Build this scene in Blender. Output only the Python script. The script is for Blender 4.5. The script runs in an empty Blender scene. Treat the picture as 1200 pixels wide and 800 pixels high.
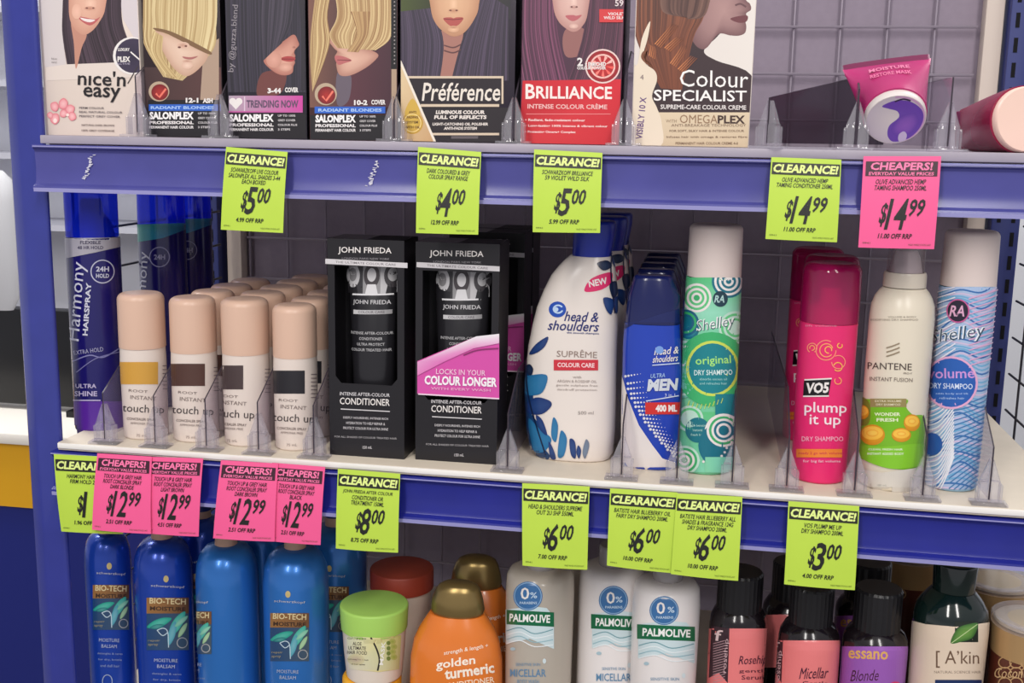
import bpy, bmesh, math, random
from mathutils import Vector, Matrix
from mathutils.geometry import tessellate_polygon
random.seed(7)
S = bpy.context.scene
COL = S.collection
# ------------------------------------------------------------------ camera
F, CX, CY = 1307.8, 600.0, 400.0                 # focal length in pixels of the 1200x800 frame
AX = Vector((0.98410105, 0.04855945, -0.17084231)).normalized()
AY = Vector((0.17678108, -0.17501103, 0.96856574)); AY = (AY - AX * AX.dot(AY)).normalized()
AZ = AX.cross(AY)
M = Matrix((AX, AY, AZ))                         # camera axes (right, down, forward) -> world
CAM = Vector((0.56340592, -0.87561271, 0.27486221))
cam = bpy.data.objects.new('camera', bpy.data.cameras.new('camera'))
COL.objects.link(cam)
cam.data.sensor_width = 36; cam.data.lens = F * 36 / 1200; cam.data.clip_start = 0.02
R_, U_, B_ = M @ Vector((1, 0, 0)), M @ Vector((0, -1, 0)), M @ Vector((0, 0, -1))
mw = Matrix((R_, U_, B_)).transposed().to_4x4(); mw.translation = CAM
cam.matrix_world = mw
S.camera = cam
# ------------------------------------------------------------------ light, exposure
S.view_settings.view_transform = 'Standard'; S.view_settings.look = 'None'
S.view_settings.gamma = 1; S.view_settings.use_curve_mapping = False
S.view_settings.exposure = -0.05
S.cycles.transparent_max_bounces = 32
w = bpy.data.worlds.new('World'); S.world = w; w.use_nodes = True
bgn = w.node_tree.nodes['Background']
wt = w.node_tree; tcw = wt.nodes.new('ShaderNodeTexCoord'); sx_ = wt.nodes.new('ShaderNodeSeparateXYZ'); rw = wt.nodes.new('ShaderNodeValToRGB')
wt.links.new(tcw.outputs['Generated'], sx_.inputs[0]); mr_ = wt.nodes.new('ShaderNodeMapRange'); mr_.inputs[1].default_value = -1; mr_.inputs[2].default_value = 1
wt.links.new(sx_.outputs[2], mr_.inputs[0]); wt.links.new(mr_.outputs[0], rw.inputs[0]); wt.links.new(rw.outputs[0], bgn.inputs[0])
for p_, c_w in ((0.0, (.20, .19, .21, 1)), (.44, (.42, .40, .45, 1)), (.56, (.60, .58, .64, 1)), (1.0, (.95, .94, 1.0, 1))):
    e_ = rw.color_ramp.elements.new(p_) if 0 < p_ < 1 else rw.color_ramp.elements[int(p_)]
    e_.color = c_w
bgn.inputs[1].default_value = 0.70
def area(name, loc, target, sx, sy, power, col=(1, 1, 1)):
    l = bpy.data.lights.new(name, 'AREA'); l.shape = 'RECTANGLE'; l.size = sx; l.size_y = sy
    l.energy = power; l.color = col
    o = bpy.data.objects.new(name, l); COL.objects.link(o); o.location = loc
    o.rotation_euler = (Vector(target) - Vector(loc)).to_track_quat('-Z', 'Y').to_euler()
    return o
area('ceiling_light', (-0.25, -2.1, 1.70), (0.1, 0.1, 0.1), 0.3, 1.6, 33, (1, .965, .92))
area('ceiling_light', (1.15, -2.0, 1.70), (0.7, 0.1, 0.1), 0.3, 1.6, 29, (1, .965, .93))
area('ceiling_light', (-1.3, 0.9, 1.9), (-1.3, 1.4, 0.0), 1.2, 0.6, 45, (1, 1, 1))
area('ceiling_light', (1.9, 0.9, 1.9), (1.7, 1.4, 0.0), 1.2, 0.6, 26, (1, 1, 1))

# ------------------------------------------------------------------ geometry from photo measurements
def ray(px, py): return M @ Vector(((px - CX) / F, (py - CY) / F, 1.0))
def atY(px, py, y):
    d = ray(px, py); return CAM + d * ((y - CAM.y) / d.y)
def atZ(px, py, z):
    d = ray(px, py); return CAM + d * ((z - CAM.z) / d.z)
# ------------------------------------------------------------------ materials
def lin(c):
    r = []
    for v in c[:3]:
        v = v / 255.0
        r.append(v / 12.92 if v <= 0.04045 else ((v + 0.055) / 1.055) ** 2.4)
    return tuple(r)
MATS = {}
def mat(name, rgb, rough=0.4, metal=0.0, trans=0.0, alpha=1.0, noise=0.0, nscale=60, coat=0.0, ior=1.45, spec=0.5):
    if name in MATS: return MATS[name]
    m = bpy.data.materials.new(name); m.use_nodes = True; nt = m.node_tree
    b = nt.nodes['Principled BSDF']
    c = lin(rgb)
    b.inputs['Base Color'].default_value = (*c, 1); b.inputs['Roughness'].default_value = rough
    b.inputs['Metallic'].default_value = metal; b.inputs['Transmission Weight'].default_value = trans
    b.inputs['Alpha'].default_value = alpha; b.inputs['Coat Weight'].default_value = coat
    b.inputs['IOR'].default_value = ior; b.inputs['Specular IOR Level'].default_value = spec
    if noise > 0:
        tc = nt.nodes.new('ShaderNodeTexCoord'); n = nt.nodes.new('ShaderNodeTexNoise')
        n.inputs['Scale'].default_value = nscale; n.inputs['Detail'].default_value = 4
        mx = nt.nodes.new('ShaderNodeMix'); mx.data_type = 'RGBA'
        mx.inputs[6].default_value = (*[v * (1 - noise) for v in c], 1)
        mx.inputs[7].default_value = (*[min(1, v * (1 + noise)) for v in c], 1)
        nt.links.new(tc.outputs['Object'], n.inputs['Vector'])
        nt.links.new(n.outputs['Fac'], mx.inputs[0]); nt.links.new(mx.outputs[2], b.inputs['Base Color'])
    MATS[name] = m
    return m
def clear(name, tint=(235, 232, 240), refl=0.12, rough=0.08, body=0.12, bodycol=(200, 195, 205)):
    """thin clear plastic: see-through, a little haze, a fresnel gloss"""
    if name in MATS: return MATS[name]
    m = bpy.data.materials.new(name); m.use_nodes = True; nt = m.node_tree; nt.nodes.clear()
    out = nt.nodes.new('ShaderNodeOutputMaterial'); tr = nt.nodes.new('ShaderNodeBsdfTransparent')
    tr.inputs[0].default_value = (*lin(tint), 1)
    df = nt.nodes.new('ShaderNodeBsdfDiffuse'); df.inputs[0].default_value = (*lin(bodycol), 1)
    gl = nt.nodes.new('ShaderNodeBsdfGlossy'); gl.inputs['Roughness'].default_value = rough
    m1 = nt.nodes.new('ShaderNodeMixShader'); m1.inputs[0].default_value = body
    m2 = nt.nodes.new('ShaderNodeMixShader'); lw = nt.nodes.new('ShaderNodeLayerWeight'); fr = nt.nodes.new('ShaderNodeMath'); fr.operation = 'POWER'; fr.inputs[1].default_value = 5.0
    nt.links.new(lw.outputs['Facing'], fr.inputs[0])
    ad = nt.nodes.new('ShaderNodeMath'); ad.operation = 'MULTIPLY_ADD'; ad.inputs[1].default_value = 0.45; ad.inputs[2].default_value = refl; ad.use_clamp = True
    nt.links.new(tr.outputs[0], m1.inputs[1]); nt.links.new(df.outputs[0], m1.inputs[2])
    nt.links.new(fr.outputs[0], ad.inputs[0]); nt.links.new(ad.outputs[0], m2.inputs[0])
    nt.links.new(m1.outputs[0], m2.inputs[1]); nt.links.new(gl.outputs[0], m2.inputs[2])
    nt.links.new(m2.outputs[0], out.inputs[0])
    MATS[name] = m
    return m
def printmat(name, rough=0.4, metal=0.0, coat=0.0):
    if name in MATS: return MATS[name]
    m = bpy.data.materials.new(name); m.use_nodes = True; nt = m.node_tree
    b = nt.nodes['Principled BSDF']; a = nt.nodes.new('ShaderNodeAttribute'); a.attribute_name = 'Ink'
    nt.links.new(a.outputs['Color'], b.inputs['Base Color'])
    b.inputs['Roughness'].default_value = rough; b.inputs['Metallic'].default_value = metal
    b.inputs['Coat Weight'].default_value = coat
    MATS[name] = m
    return m
INK = printmat('print_ink', 0.45)
INKG = printmat('print_ink_gloss', 0.28)
# ------------------------------------------------------------------ object helpers
def link(name, me, parent=None, loc=None):
    o = bpy.data.objects.new(name, me); COL.objects.link(o)
    if parent: o.parent = parent
    if loc is not None: o.location = loc
    return o
def tag(o, label, cat, group=None, kind=None):
    o['label'] = label; o['category'] = cat
    if group: o['group'] = group
    if kind: o['kind'] = kind
    return o
def thing(name, label, cat, loc, rotz=0.0, group=None):
    o = bpy.data.objects.new(name, None); COL.objects.link(o); o.empty_display_size = 0.02
    o.location = loc; o.rotation_euler = (0, 0, rotz)
    return tag(o, label, cat, group)
def finish(bm, name, m, parent=None, smooth=True, ang=38, bevel=0):
    bmesh.ops.remove_doubles(bm, verts=bm.verts, dist=1e-6)
    bmesh.ops.recalc_face_normals(bm, faces=bm.faces)
    if bevel > 0:
        es = [e for e in bm.edges if len(e.link_faces) == 2 and e.calc_face_angle(0) > 0.6]
        bmesh.ops.bevel(bm, geom=es, offset=bevel, segments=2, affect='EDGES', profile=0.5)
    if smooth:
        for f in bm.faces: f.smooth = True
        for e in bm.edges:
            if len(e.link_faces) == 2 and e.calc_face_angle(0) > math.radians(ang): e.smooth = False
    me = bpy.data.meshes.new(name); bm.to_mesh(me); bm.free()
    for q in (m if isinstance(m, (list, tuple)) else [m]): me.materials.append(q)
    return link(name, me, parent)
def box(bm, x0, x1, y0, y1, z0, z1, mi=0):
    vs = [bm.verts.new((x, y, z)) for z in (z0, z1) for y in (y0, y1) for x in (x0, x1)]
    for q in ((0, 2, 3, 1), (4, 5, 7, 6), (0, 1, 5, 4), (2, 6, 7, 3), (0, 4, 6, 2), (1, 3, 7, 5)):
        f = bm.faces.new([vs[i] for i in q]); f.material_index = mi
def boxobj(name, m, x0, x1, y0, y1, z0, z1, parent=None, bevel=0):
    bm = bmesh.new(); box(bm, x0, x1, y0, y1, z0, z1); return finish(bm, name, m, parent, bevel=bevel)
def tube(bm, pts, r, n=6):
    pts = [Vector(p) for p in pts]; rings = []
    for i, p in enumerate(pts):
        t = (pts[min(i + 1, len(pts) - 1)] - pts[max(i - 1, 0)]).normalized()
        a = t.cross(Vector((0.31, 0.2, 0.93)));
        if a.length < 0.1: a = t.cross(Vector((1, 0, 0)))
        a.normalize(); b = t.cross(a)
        rings.append([bm.verts.new(p + (a * math.cos(2 * math.pi * k / n) + b * math.sin(2 * math.pi * k / n)) * r) for k in range(n)])
    for i in range(len(rings) - 1):
        for k in range(n): bm.faces.new((rings[i][k], rings[i][(k + 1) % n], rings[i + 1][(k + 1) % n], rings[i + 1][k]))
    bm.faces.new(rings[0][::-1]); bm.faces.new(rings[-1])
def extrude_profile(bm, prof, x0, x1):
    a = [bm.verts.new((x0, y, z)) for y, z in prof]; b = [bm.verts.new((x1, y, z)) for y, z in prof]
    n = len(prof)
    for i in range(n): bm.faces.new((a[i], a[(i + 1) % n], b[(i + 1) % n], b[i]))
    bm.faces.new(a[::-1]); bm.faces.new(b)
def loft(bm, secs, n=2.0, N=40, mi=0, closed=True):
    """secs: (z, xc, w, d) from the bottom up; superellipse cross sections"""
    rings = []
    for z, xc, wd, d in secs:
        ring = []
        for k in range(N):
            a = 2 * math.pi * k / N; c, s = math.cos(a), math.sin(a)
            x = math.copysign(abs(c) ** (2 / n), c) * wd; y = math.copysign(abs(s) ** (2 / n), s) * d
            ring.append(bm.verts.new((xc + x, y, z)))
        rings.append(ring)
    for i in range(len(rings) - 1):
        for k in range(N):
            f = bm.faces.new((rings[i][k], rings[i][(k + 1) % N], rings[i + 1][(k + 1) % N], rings[i + 1][k])); f.material_index = mi
    if closed:
        f = bm.faces.new(rings[0][::-1]); f.material_index = mi
        f = bm.faces.new(rings[-1]); f.material_index = mi
def copy_tree(o, loc, label, group=None, name=None, rz=0):
    r = o.copy(); COL.objects.link(r); r.location = loc; r['label'] = label
    r.rotation_euler.z += rz
    if group: r['group'] = group
    for ch in list(o.children):
        c = ch.copy(); COL.objects.link(c); c.parent = r
        for g in list(ch.children):
            d = g.copy(); COL.objects.link(d); d.parent = c
    return r
# ------------------------------------------------------------------ lettering and printed artwork
_txt = {}
def text_mesh(s, bold=0.0):
    k = (s, bold)
    if k in _txt: return _txt[k]
    cu = bpy.data.curves.new('t', 'FONT'); cu.body = s; cu.resolution_u = 2; cu.offset = bold; cu.fill_mode = 'FRONT'
    o = bpy.data.objects.new('t', cu); COL.objects.link(o)
    dg = bpy.context.evaluated_depsgraph_get()
    me = bpy.data.meshes.new_from_object(o.evaluated_get(dg))
    vs = [(v.co.x, v.co.y) for v in me.vertices]; fs = [tuple(p.vertices) for p in me.polygons]
    bpy.data.objects.remove(o); bpy.data.curves.remove(cu); bpy.data.meshes.remove(me)
    _txt[k] = (vs, fs)
    return _txt[k]
def smooth_closed(pts, k=5):
    n = len(pts); out = []
    for i in range(n):
        p0, p1, p2, p3 = pts[i - 1], pts[i], pts[(i + 1) % n], pts[(i + 2) % n]
        for j in range(k):
            t = j / k
            out.append(tuple(0.5 * ((2 * p1[a]) + (-p0[a] + p2[a]) * t + (2 * p0[a] - 5 * p1[a] + 4 * p2[a] - p3[a]) * t * t + (-p0[a] + 3 * p1[a] - 3 * p2[a] + p3[a]) * t ** 3) for a in (0, 1)))
    return out
def smooth_open(pts, k=6):
    q = [pts[0]] + list(pts) + [pts[-1]]; out = []
    for i in range(1, len(q) - 2):
        p0, p1, p2, p3 = q[i - 1:i + 3]
        for j in range(k):
            t = j / k
            out.append(tuple(0.5 * ((2 * p1[a]) + (-p0[a] + p2[a]) * t + (2 * p0[a] - 5 * p1[a] + 4 * p2[a] - p3[a]) * t * t + (-p0[a] + 3 * p1[a] - 3 * p2[a] + p3[a]) * t ** 3) for a in (0, 1)))
    out.append(tuple(pts[-1])); return out
def mixc(a, b, t): return tuple(a[i] + (b[i] - a[i]) * t for i in range(3))
class Art:
    """flat artwork drawn in 2-D, then laid on a surface by mapper(x, y, offset) -> local point"""
    def __init__(s, mapper, stepx=0, stepy=0, clip=None, d=0.00002):
        s.map = mapper; s.sx, s.sy, s.clip, s.d = stepx, stepy, clip, d
        s.items = []; s.k = 0; s.cr = (0, 0, 1); s.owner = None; s.host = None
    def crop(s, x0, y0, sc): s.cr = (x0, y0, sc); return s
    def T(s, p): return (s.cr[0] + p[0] / s.cr[2], s.cr[1] + p[1] / s.cr[2])
    def raw(s, vs, fs, cols):
        s.k += 1; s.items.append((vs, fs, cols, s.k))
    def poly(s, pts, c, smooth=False, cols=None):
        if smooth: pts = smooth_closed(pts)
        p = [s.T(q) for q in pts]
        fs = tessellate_polygon([[Vector((x, y, 0)) for x, y in p]])
        s.raw(p, [tuple(f) for f in fs], cols or [c] * len(p)); return s
    def rect(s, x0, y0, x1, y1, c, c2=None, vert=False):
        if c2 is None: cols = [c] * 4
        elif vert: cols = [c, c, c2, c2]
        else: cols = [c, c2, c2, c]
        p = [s.T(q) for q in ((x0, y0), (x1, y0), (x1, y1), (x0, y1))]
        s.raw(p, [(0, 1, 2), (0, 2, 3)], cols); return s
    def blob(s, pts, c, edge=None, cen=None):
        pts = [s.T(q) for q in smooth_closed(pts)]; n = len(pts)
        cc = s.T(cen) if cen else (sum(p[0] for p in pts) / n, sum(p[1] for p in pts) / n)
        vs = [cc] + [(cc[0] + (x - cc[0]) * .6, cc[1] + (y - cc[1]) * .6) for x, y in pts] + pts
        fs = [(0, 1 + i, 1 + (i + 1) % n) for i in range(n)] + [(1 + i, 1 + n + i, 1 + n + (i + 1) % n, 1 + (i + 1) % n) for i in range(n)]
        e = edge or c
        s.raw(vs, fs, [c] + [mixc(c, e, .35)] * n + [e] * n); return s
    def ell(s, cx, cy, rx, ry, c, edge=None, n=28):
        P = [(cx + rx * math.cos(2 * math.pi * i / n), cy + ry * math.sin(2 * math.pi * i / n)) for i in range(n)]
        vs = [s.T((cx, cy))] + [s.T(p) for p in P]
        s.raw(vs, [(0, 1 + i, 1 + (i + 1) % n) for i in range(n)], [c] + [edge or c] * n); return s
    def ring(s, cx, cy, rx, ry, wd, c, a0=0, a1=360, n=30):
        vs = []; fs = []
        for i in range(n + 1):
            a = math.radians(a0 + (a1 - a0) * i / n)
            for q in (0, 1):
                vs.append(s.T((cx + (rx - q * wd) * math.cos(a), cy + (ry - q * wd) * math.sin(a))))
        for i in range(n): fs.append((2 * i, 2 * i + 1, 2 * i + 3, 2 * i + 2))
        s.raw(vs, fs, [c] * len(vs)); return s
    def line(s, pts, wd, c, c2=None, smooth=True):
        if smooth and len(pts) > 2: pts = smooth_open(pts)
        vs = []; fs = []; cols = []; n = len(pts)
        for i, p in enumerate(pts):
            a, b = pts[max(i - 1, 0)], pts[min(i + 1, n - 1)]
            dx, dy = b[0] - a[0], b[1] - a[1]; L = math.hypot(dx, dy) or 1
            nx, ny = -dy / L * wd / 2, dx / L * wd / 2
            vs += [s.T((p[0] + nx, p[1] + ny)), s.T((p[0] - nx, p[1] - ny))]
            q = mixc(c, c2, i / (n - 1)) if c2 else c
            cols += [q, q]
        for i in range(n - 1): fs.append((2 * i, 2 * i + 1, 2 * i + 3, 2 * i + 2))
        s.raw(vs, fs, cols); return s
    def strands(s, A, B, n, c1, c2, tip=None, k=6):
        A = smooth_open(A, k); B = smooth_open(B, k); m = min(len(A), len(B)); rnd = random.Random(len(s.items) * 7 + n)
        vs = []; fs = []; cols = []
        for j in range(n):
            t = rnd.random(); c = mixc(c1, c2, t); c3 = mixc(c, tip, .7) if tip else mixc(c1, c2, min(1, max(0, t + rnd.uniform(-.4, .4))))
            b0 = len(vs)
            for i in range(m):
                for q in (j / n, (j + 1) / n):
                    vs.append(s.T((A[i][0] + (B[i][0] - A[i][0]) * q, A[i][1] + (B[i][1] - A[i][1]) * q)))
                    cols.append(mixc(c, c3, i / (m - 1)))
            for i in range(m - 1): fs.append((b0 + 2 * i, b0 + 2 * i + 1, b0 + 2 * i + 3, b0 + 2 * i + 2))
        s.raw(vs, fs, cols); return s
    def text(s, st, cx, cy, wd, h, c, bold=0.0, rot=0.0, shear=0.0, bend=0.0):
        """st fitted into a wd x h box centred on (cx, cy); rot in degrees, clockwise in the picture"""
        tv, tf = text_mesh(st, bold)
        if not tv: return s
        xs = [v[0] for v in tv]; ys = [v[1] for v in tv]
        x0, x1, y0, y1 = min(xs), max(xs), min(ys), max(ys)
        ca, sa = math.cos(math.radians(rot)), math.sin(math.radians(rot)); vs = []
        for x, y in tv:
            u = ((x - x0) / (x1 - x0 + 1e-9) - .5) * wd; v = -((y - y0) / (y1 - y0 + 1e-9) - .5) * h
            u -= v * shear; v += bend * ((2 * u / wd) ** 2 - .5) if bend else 0
            vs.append(s.T((cx + u * ca - v * sa, cy + u * sa + v * ca)))
        s.raw(vs, tf, [c] * len(vs)); return s
    def lines(s, strs, cx, y0, dy, wd, h, c, bold=0.0, left=None, rot=0, shear=0):
        mx = max(len(t) for t in strs)
        for i, t in enumerate(strs):
            ww = wd * len(t) / mx
            s.text(t, (left + ww / 2) if left is not None else cx, y0 + i * dy, ww, h, c, bold, rot, shear)
        return s
    def build(s, name, parent, m=None):
        bm = bmesh.new(); cl = bm.verts.layers.float_color.new('Ink'); kl = bm.verts.layers.float.new('k')
        for vs, fs, cols, k in s.items:
            V = []
            for (x, y), c in zip(vs, cols):
                v = bm.verts.new((x, y, 0)); v[cl] = (*lin(c), 1); v[kl] = k; V.append(v)
            for f in fs:
                if len(set(f)) < 3: continue
                try: bm.faces.new([V[i] for i in f])
                except ValueError: pass
        def cut(co, no, clr=False, outer=True):
            bmesh.ops.bisect_plane(bm, geom=bm.verts[:] + bm.edges[:] + bm.faces[:], plane_co=co, plane_no=no, dist=1e-5, clear_outer=clr)
        if s.clip:
            for (px, py), (nx, ny) in s.clip: cut((px, py, 0), (nx, ny, 0), True)
        if not bm.verts: bm.free(); return None
        xs = [v.co.x for v in bm.verts]; ys = [v.co.y for v in bm.verts]
        if s.sx:
            x = min(xs) + s.sx
            while x < max(xs): cut((x, 0, 0), (1, 0, 0)); x += s.sx
        if s.sy:
            y = min(ys) + s.sy
            while y < max(ys): cut((0, y, 0), (0, 1, 0)); y += s.sy
        bad = []; s.d = min(s.d, .0009 / max(1, s.k))
        for v in bm.verts:
            v.co = s.map(v.co.x, v.co.y, (s.d * v[kl] + (.0003 if s.sx else .0001)))
            if s.owner and s.owner.clamped: bad.append(v)
        bmesh.ops.delete(bm, geom=bad, context='VERTS')
        loose = [v for v in bm.verts if not v.link_faces]
        bmesh.ops.delete(bm, geom=loose, context='VERTS')
        # face everything towards the viewer's side of the surface
        if s.host: parent = s.host
        root = parent.parent or parent
        pm = root.matrix_basis.inverted() @ CAM
        for f in bm.faces:
            f.normal_update()
            if f.normal.dot(pm - f.calc_center_median()) < 0: f.normal_flip()
        me = bpy.data.meshes.new(name); bm.to_mesh(me); bm.free()
        at_ = me.attributes.get('k')
        if at_: me.attributes.remove(at_)
        me.materials.append(m or INK)
        return link(name, me, parent)
def clip_rect(x0, y0, x1, y1): return [((x0, y0), (-1, 0)), ((x1, y0), (1, 0)), ((x0, y0), (0, -1)), ((x0, y1), (0, 1))]
def clip_quad(p):
    out = []
    n = len(p); cx = sum(a[0] for a in p) / n; cy = sum(a[1] for a in p) / n
    for i in range(n):
        a, b = p[i], p[(i + 1) % n]; nx, ny = b[1] - a[1], a[0] - b[0]
        if nx * (cx - a[0]) + ny * (cy - a[1]) > 0: nx, ny = -nx, -ny
        out.append((a, (nx, ny)))
    return out
# ------------------------------------------------------------------ bottles, cans, jars
class Vessel:
    """a standing container; silhouette rows are measured in the photograph (y, xl, xr) and become real cross sections"""
    def __init__(s, name, label, cat, zs, base=None, yfront=None, cx=None, half=None, group=None, depth=1.0, face=None):
        # base: pixel of the front foot on the shelf at zs, or (cx pixel at row, yfront) when the foot is out of frame
        if base: fr = atZ(base[0], base[1], zs)
        else:
            fr = atY(cx[0], cx[1], yfront)
        fr = Vector((fr.x, fr.y, zs))
        d = Vector((fr.x - CAM.x, fr.y - CAM.y, 0)).normalized()
        if face is not None: d = Vector((math.sin(face), math.cos(face), 0))
        rr = half / F * ((fr - CAM).dot(M @ Vector((0, 0, 1)))) if half else 0.02
        s.o = fr + d * rr * depth; s.d = d
        s.rot = math.atan2(d.y, d.x) - math.pi / 2
        s.root = thing(name, label, cat, s.o, s.rot, group); s.zs = zs
        s.ex = Vector((d.y, -d.x, 0)); s.depth = depth; s.secs = []; s.body = None; s.clamped = False
    def loc(s, px, py, yl=0.0):
        """pixel -> local (x, z) on the plane local y = yl"""
        r = ray(px, py); o = s.o + s.d * yl
        t = (o - CAM).dot(s.d) / r.dot(s.d); p = CAM + r * t - s.o
        return p.dot(s.ex), p.z
    def rows(s, rows, round_=True, depth=None):
        out = []
        for y, xl, xr in rows:
            a, z0 = s.loc(xl, y); b, z1 = s.loc(xr, y)
            wd = (b - a) / 2; xc = 0 if round_ else (a + b) / 2
            out.append([(z0 + z1) / 2, xc, wd, wd * (depth if depth else s.depth)])
        return out
    def part(s, name, m, secs, n=2.0, N=40, rt=0, rb=0, parent=None, keep=True, ang=38):
        """secs listed from the top down (as read in the photo)"""
        q = [list(v) for v in secs][::-1]
        def arc(v, r, top):
            o = []
            for k in range(6):
                a = math.pi / 2 * k / 5
                z = v[0] - r * (1 - math.sin(a)) if top else v[0] + r * (1 - math.sin(a))
                o.append([z, v[1], max(1e-4, v[2] - r * (1 - math.cos(a))), max(1e-4, v[3] - r * (1 - math.cos(a)))])
            return o
        if rt: q = [v for v in q[:-1] if v[0] < q[-1][0] - rt] + arc(q[-1], rt, True)
        if rb: q = arc(q[0], rb, False)[::-1] + [v for v in q[1:] if v[0] > q[0][0] + rb]
        bm = bmesh.new(); loft(bm, q, n, N)
        o = finish(bm, name, m, parent or s.root, ang=ang)
        if keep: s.secs.append((q, n))
        if s.body is None: s.body = o
        return o
    def surf(s, x, z):
        best = None
        for q, n in s.secs:
            if q[0][0] - 1e-5 <= z <= q[-1][0] + 1e-5:
                for i in range(len(q) - 1):
                    if q[i][0] <= z <= q[i + 1][0] and q[i + 1][0] > q[i][0]:
                        t = (z - q[i][0]) / (q[i + 1][0] - q[i][0])
                        xc, wd, d = [q[i][a] + (q[i + 1][a] - q[i][a]) * t for a in (1, 2, 3)]
                        break
                else: xc, wd, d = q[-1][1:]
                u = min(.995, abs((x - xc) / wd)); y = d * (1 - u ** n) ** (1 / n)
                if best is None or y > best[0]: best = (y, xc, wd)
        if best is None:
            q, n = min(s.secs, key=lambda e: min(abs(z - e[0][0][0]), abs(z - e[0][-1][0])))
            r = q[0] if abs(z - q[0][0]) < abs(z - q[-1][0]) else q[-1]
            xc, wd, d = r[1:]; u = min(.995, abs((x - xc) / wd)); best = (d * (1 - u ** n) ** (1 / n), xc, wd)
        return best
    def mapper(s, px, py, off):
        yl = -0.02
        for _ in range(6):
            x, z = s.loc(px, py, yl); y, xc, wd = s.surf(x, z); yl = -y
        s.clamped = abs(x - xc) > wd * 1.07
        x = max(xc - wd * .992, min(xc + wd * .992, x))
        L = math.hypot(x - xc, y) or 1
        return Vector((x + (x - xc) / L * off, -y - y / L * off, z))
    def art(s, stepx=4, stepy=8, clip=None):
        a = Art(s.mapper, min(stepx, 2.6), min(stepy, 5), clip); a.owner = s; a.host = s.body; return a
# ================================================================== SETTING
ZT, ZM, ZB = 0.2690, 0.0, -0.275            # deck heights of the three shelves
BY = 0.430                                   # back wire panel
M_rail = mat('blue_price_rail', (33, 39, 134), 0.26, noise=0.16, nscale=25)
M_railt = mat('reflection_tinted_price_rail', (76, 76, 146), 0.24, noise=0.18, nscale=22)  # same blue rail, painted lilac to imitate bright light reflected at grazing angle
M_railip = mat('rail_lip_plastic', (150, 148, 200), 0.3)
M_deck = mat('cream_shelf_enamel', (214, 202, 184), 0.45, noise=0.06)
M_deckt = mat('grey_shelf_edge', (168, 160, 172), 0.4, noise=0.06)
M_post = mat('blue_post_paint', (48, 56, 142), 0.27, noise=0.16, nscale=30, coat=.3)
M_upr = mat('navy_upright_paint', (38, 48, 112), 0.5)
M_slot = mat('slot_dark', (8, 8, 14), 0.9)
M_wire = mat('grey_wire', (150, 140, 152), 0.4, 0.3)
M_wired = mat('dark_wire', (58, 56, 64), 0.4, 0.3)
M_back = mat('grey_back_board', (148, 136, 150), 0.75, noise=0.10, nscale=120)
M_cream = mat('cream_post_enamel', (205, 190, 178), 0.45)
fl = boxobj('floor', mat('floor_vinyl', (120, 118, 116), 0.5, noise=.1), -5, 5, -3, 4.2, -1.3, -1.25); fl['kind'] = 'structure'
wb = boxobj('wall_back', mat('white_wall', (232, 232, 236), 0.7, noise=.03, nscale=6), -5, 5, 3.2, 3.3, -1.25, 2.4); wb['kind'] = 'structure'
XL, XR = -0.006, 0.856
def shelf(name, label, z, mdeck, mrail, trim=True, scuffs=()):
    t = thing(name, label, 'shelf', (XL, 0, z))
    W = XR - XL
    bm = bmesh.new(); extrude_profile(bm, [(0.0, 0), (BY - .035, 0), (BY - .035, -.014), (.02, -.014), (.012, -.007), (0.0, -.007)], 0.0055, W)
    finish(bm, 'deck', mdeck, t, bevel=0.0008)
    bm = bmesh.new()
    extrude_profile(bm, [(0.010, -.008), (-.0035, -.008), (-.0040, -.0105), (-.0012, -.0118), (0.0, -.014), (.0008, -.027), (-.0002, -.038), (-.0012, -.0405), (-.005, -.0425),
                         (-.0058, -.045), (-.0045, -.0470), (.003, -.0470), (.010, -.044)], 0.0, W)
    finish(bm, 'price_rail', mrail, t, ang=25)
    bm = bmesh.new(); extrude_profile(bm, [(-.0043, -.0088), (-.0043, -.0098), (-.0046, -.0098), (-.0046, -.0088)], .001, W - .001)
    extrude_profile(bm, [(-.0055, -.0468), (-.0058, -.0440), (-.0064, -.0440), (-.0062, -.0472)], .001, W - .001)
    finish(bm, 'rail_lip', M_railip, t)
    if trim:
        bm = bmesh.new(); box(bm, .006, W, -.0012, .0002, -.0050, -.0004); finish(bm, 'edge_trim', mat('white_edge_trim', (244, 240, 234), .35), t, bevel=.0003)
    for px, py in scuffs:
        c0 = atY(px, py, -.001) - Vector((XL, 0, z)); rnd = random.Random(int(px)); bm = bmesh.new()
        for k in range(16):
            zz = -.0155 - k * .0013; xx = c0.x - (k - 8) * .0005 + rnd.uniform(-.002, .002)
            q = [(xx + rnd.uniform(-.0022, 0), -.0010, zz), (xx + rnd.uniform(.001, .0024), -.0010, zz + rnd.uniform(-.0006, .0006)), (xx + rnd.uniform(.0003, .002), -.0008, zz - rnd.uniform(.0005, .0016)), (xx - rnd.uniform(.0004, .002), -.0008, zz - rnd.uniform(.0004, .0014))]
            bm.faces.new([bm.verts.new(p) for p in q])
        bmesh.ops.solidify(bm, geom=bm.faces[:], thickness=.0002)
        o = finish(bm, 'tape_residue', mat('tape_residue', (222, 220, 232), .3), t); o['label'] = 'crinkled white tape residue'; o['kind'] = 'stuff'
    return t
shelf('gondola_shelf', 'upper shelf with a price rail tinted lilac for reflected light, holding the hair dye boxes', ZT, M_deckt, M_railt, False, ((103, 190), (436, 194)))
shelf('gondola_shelf', 'middle cream shelf with a deep blue price rail, holding the spray cans', ZM, M_deck, M_rail)
shelf('gondola_shelf', 'lower shelf carrying the blue spray bottles and jars', ZB, M_deck, M_rail)
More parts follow.
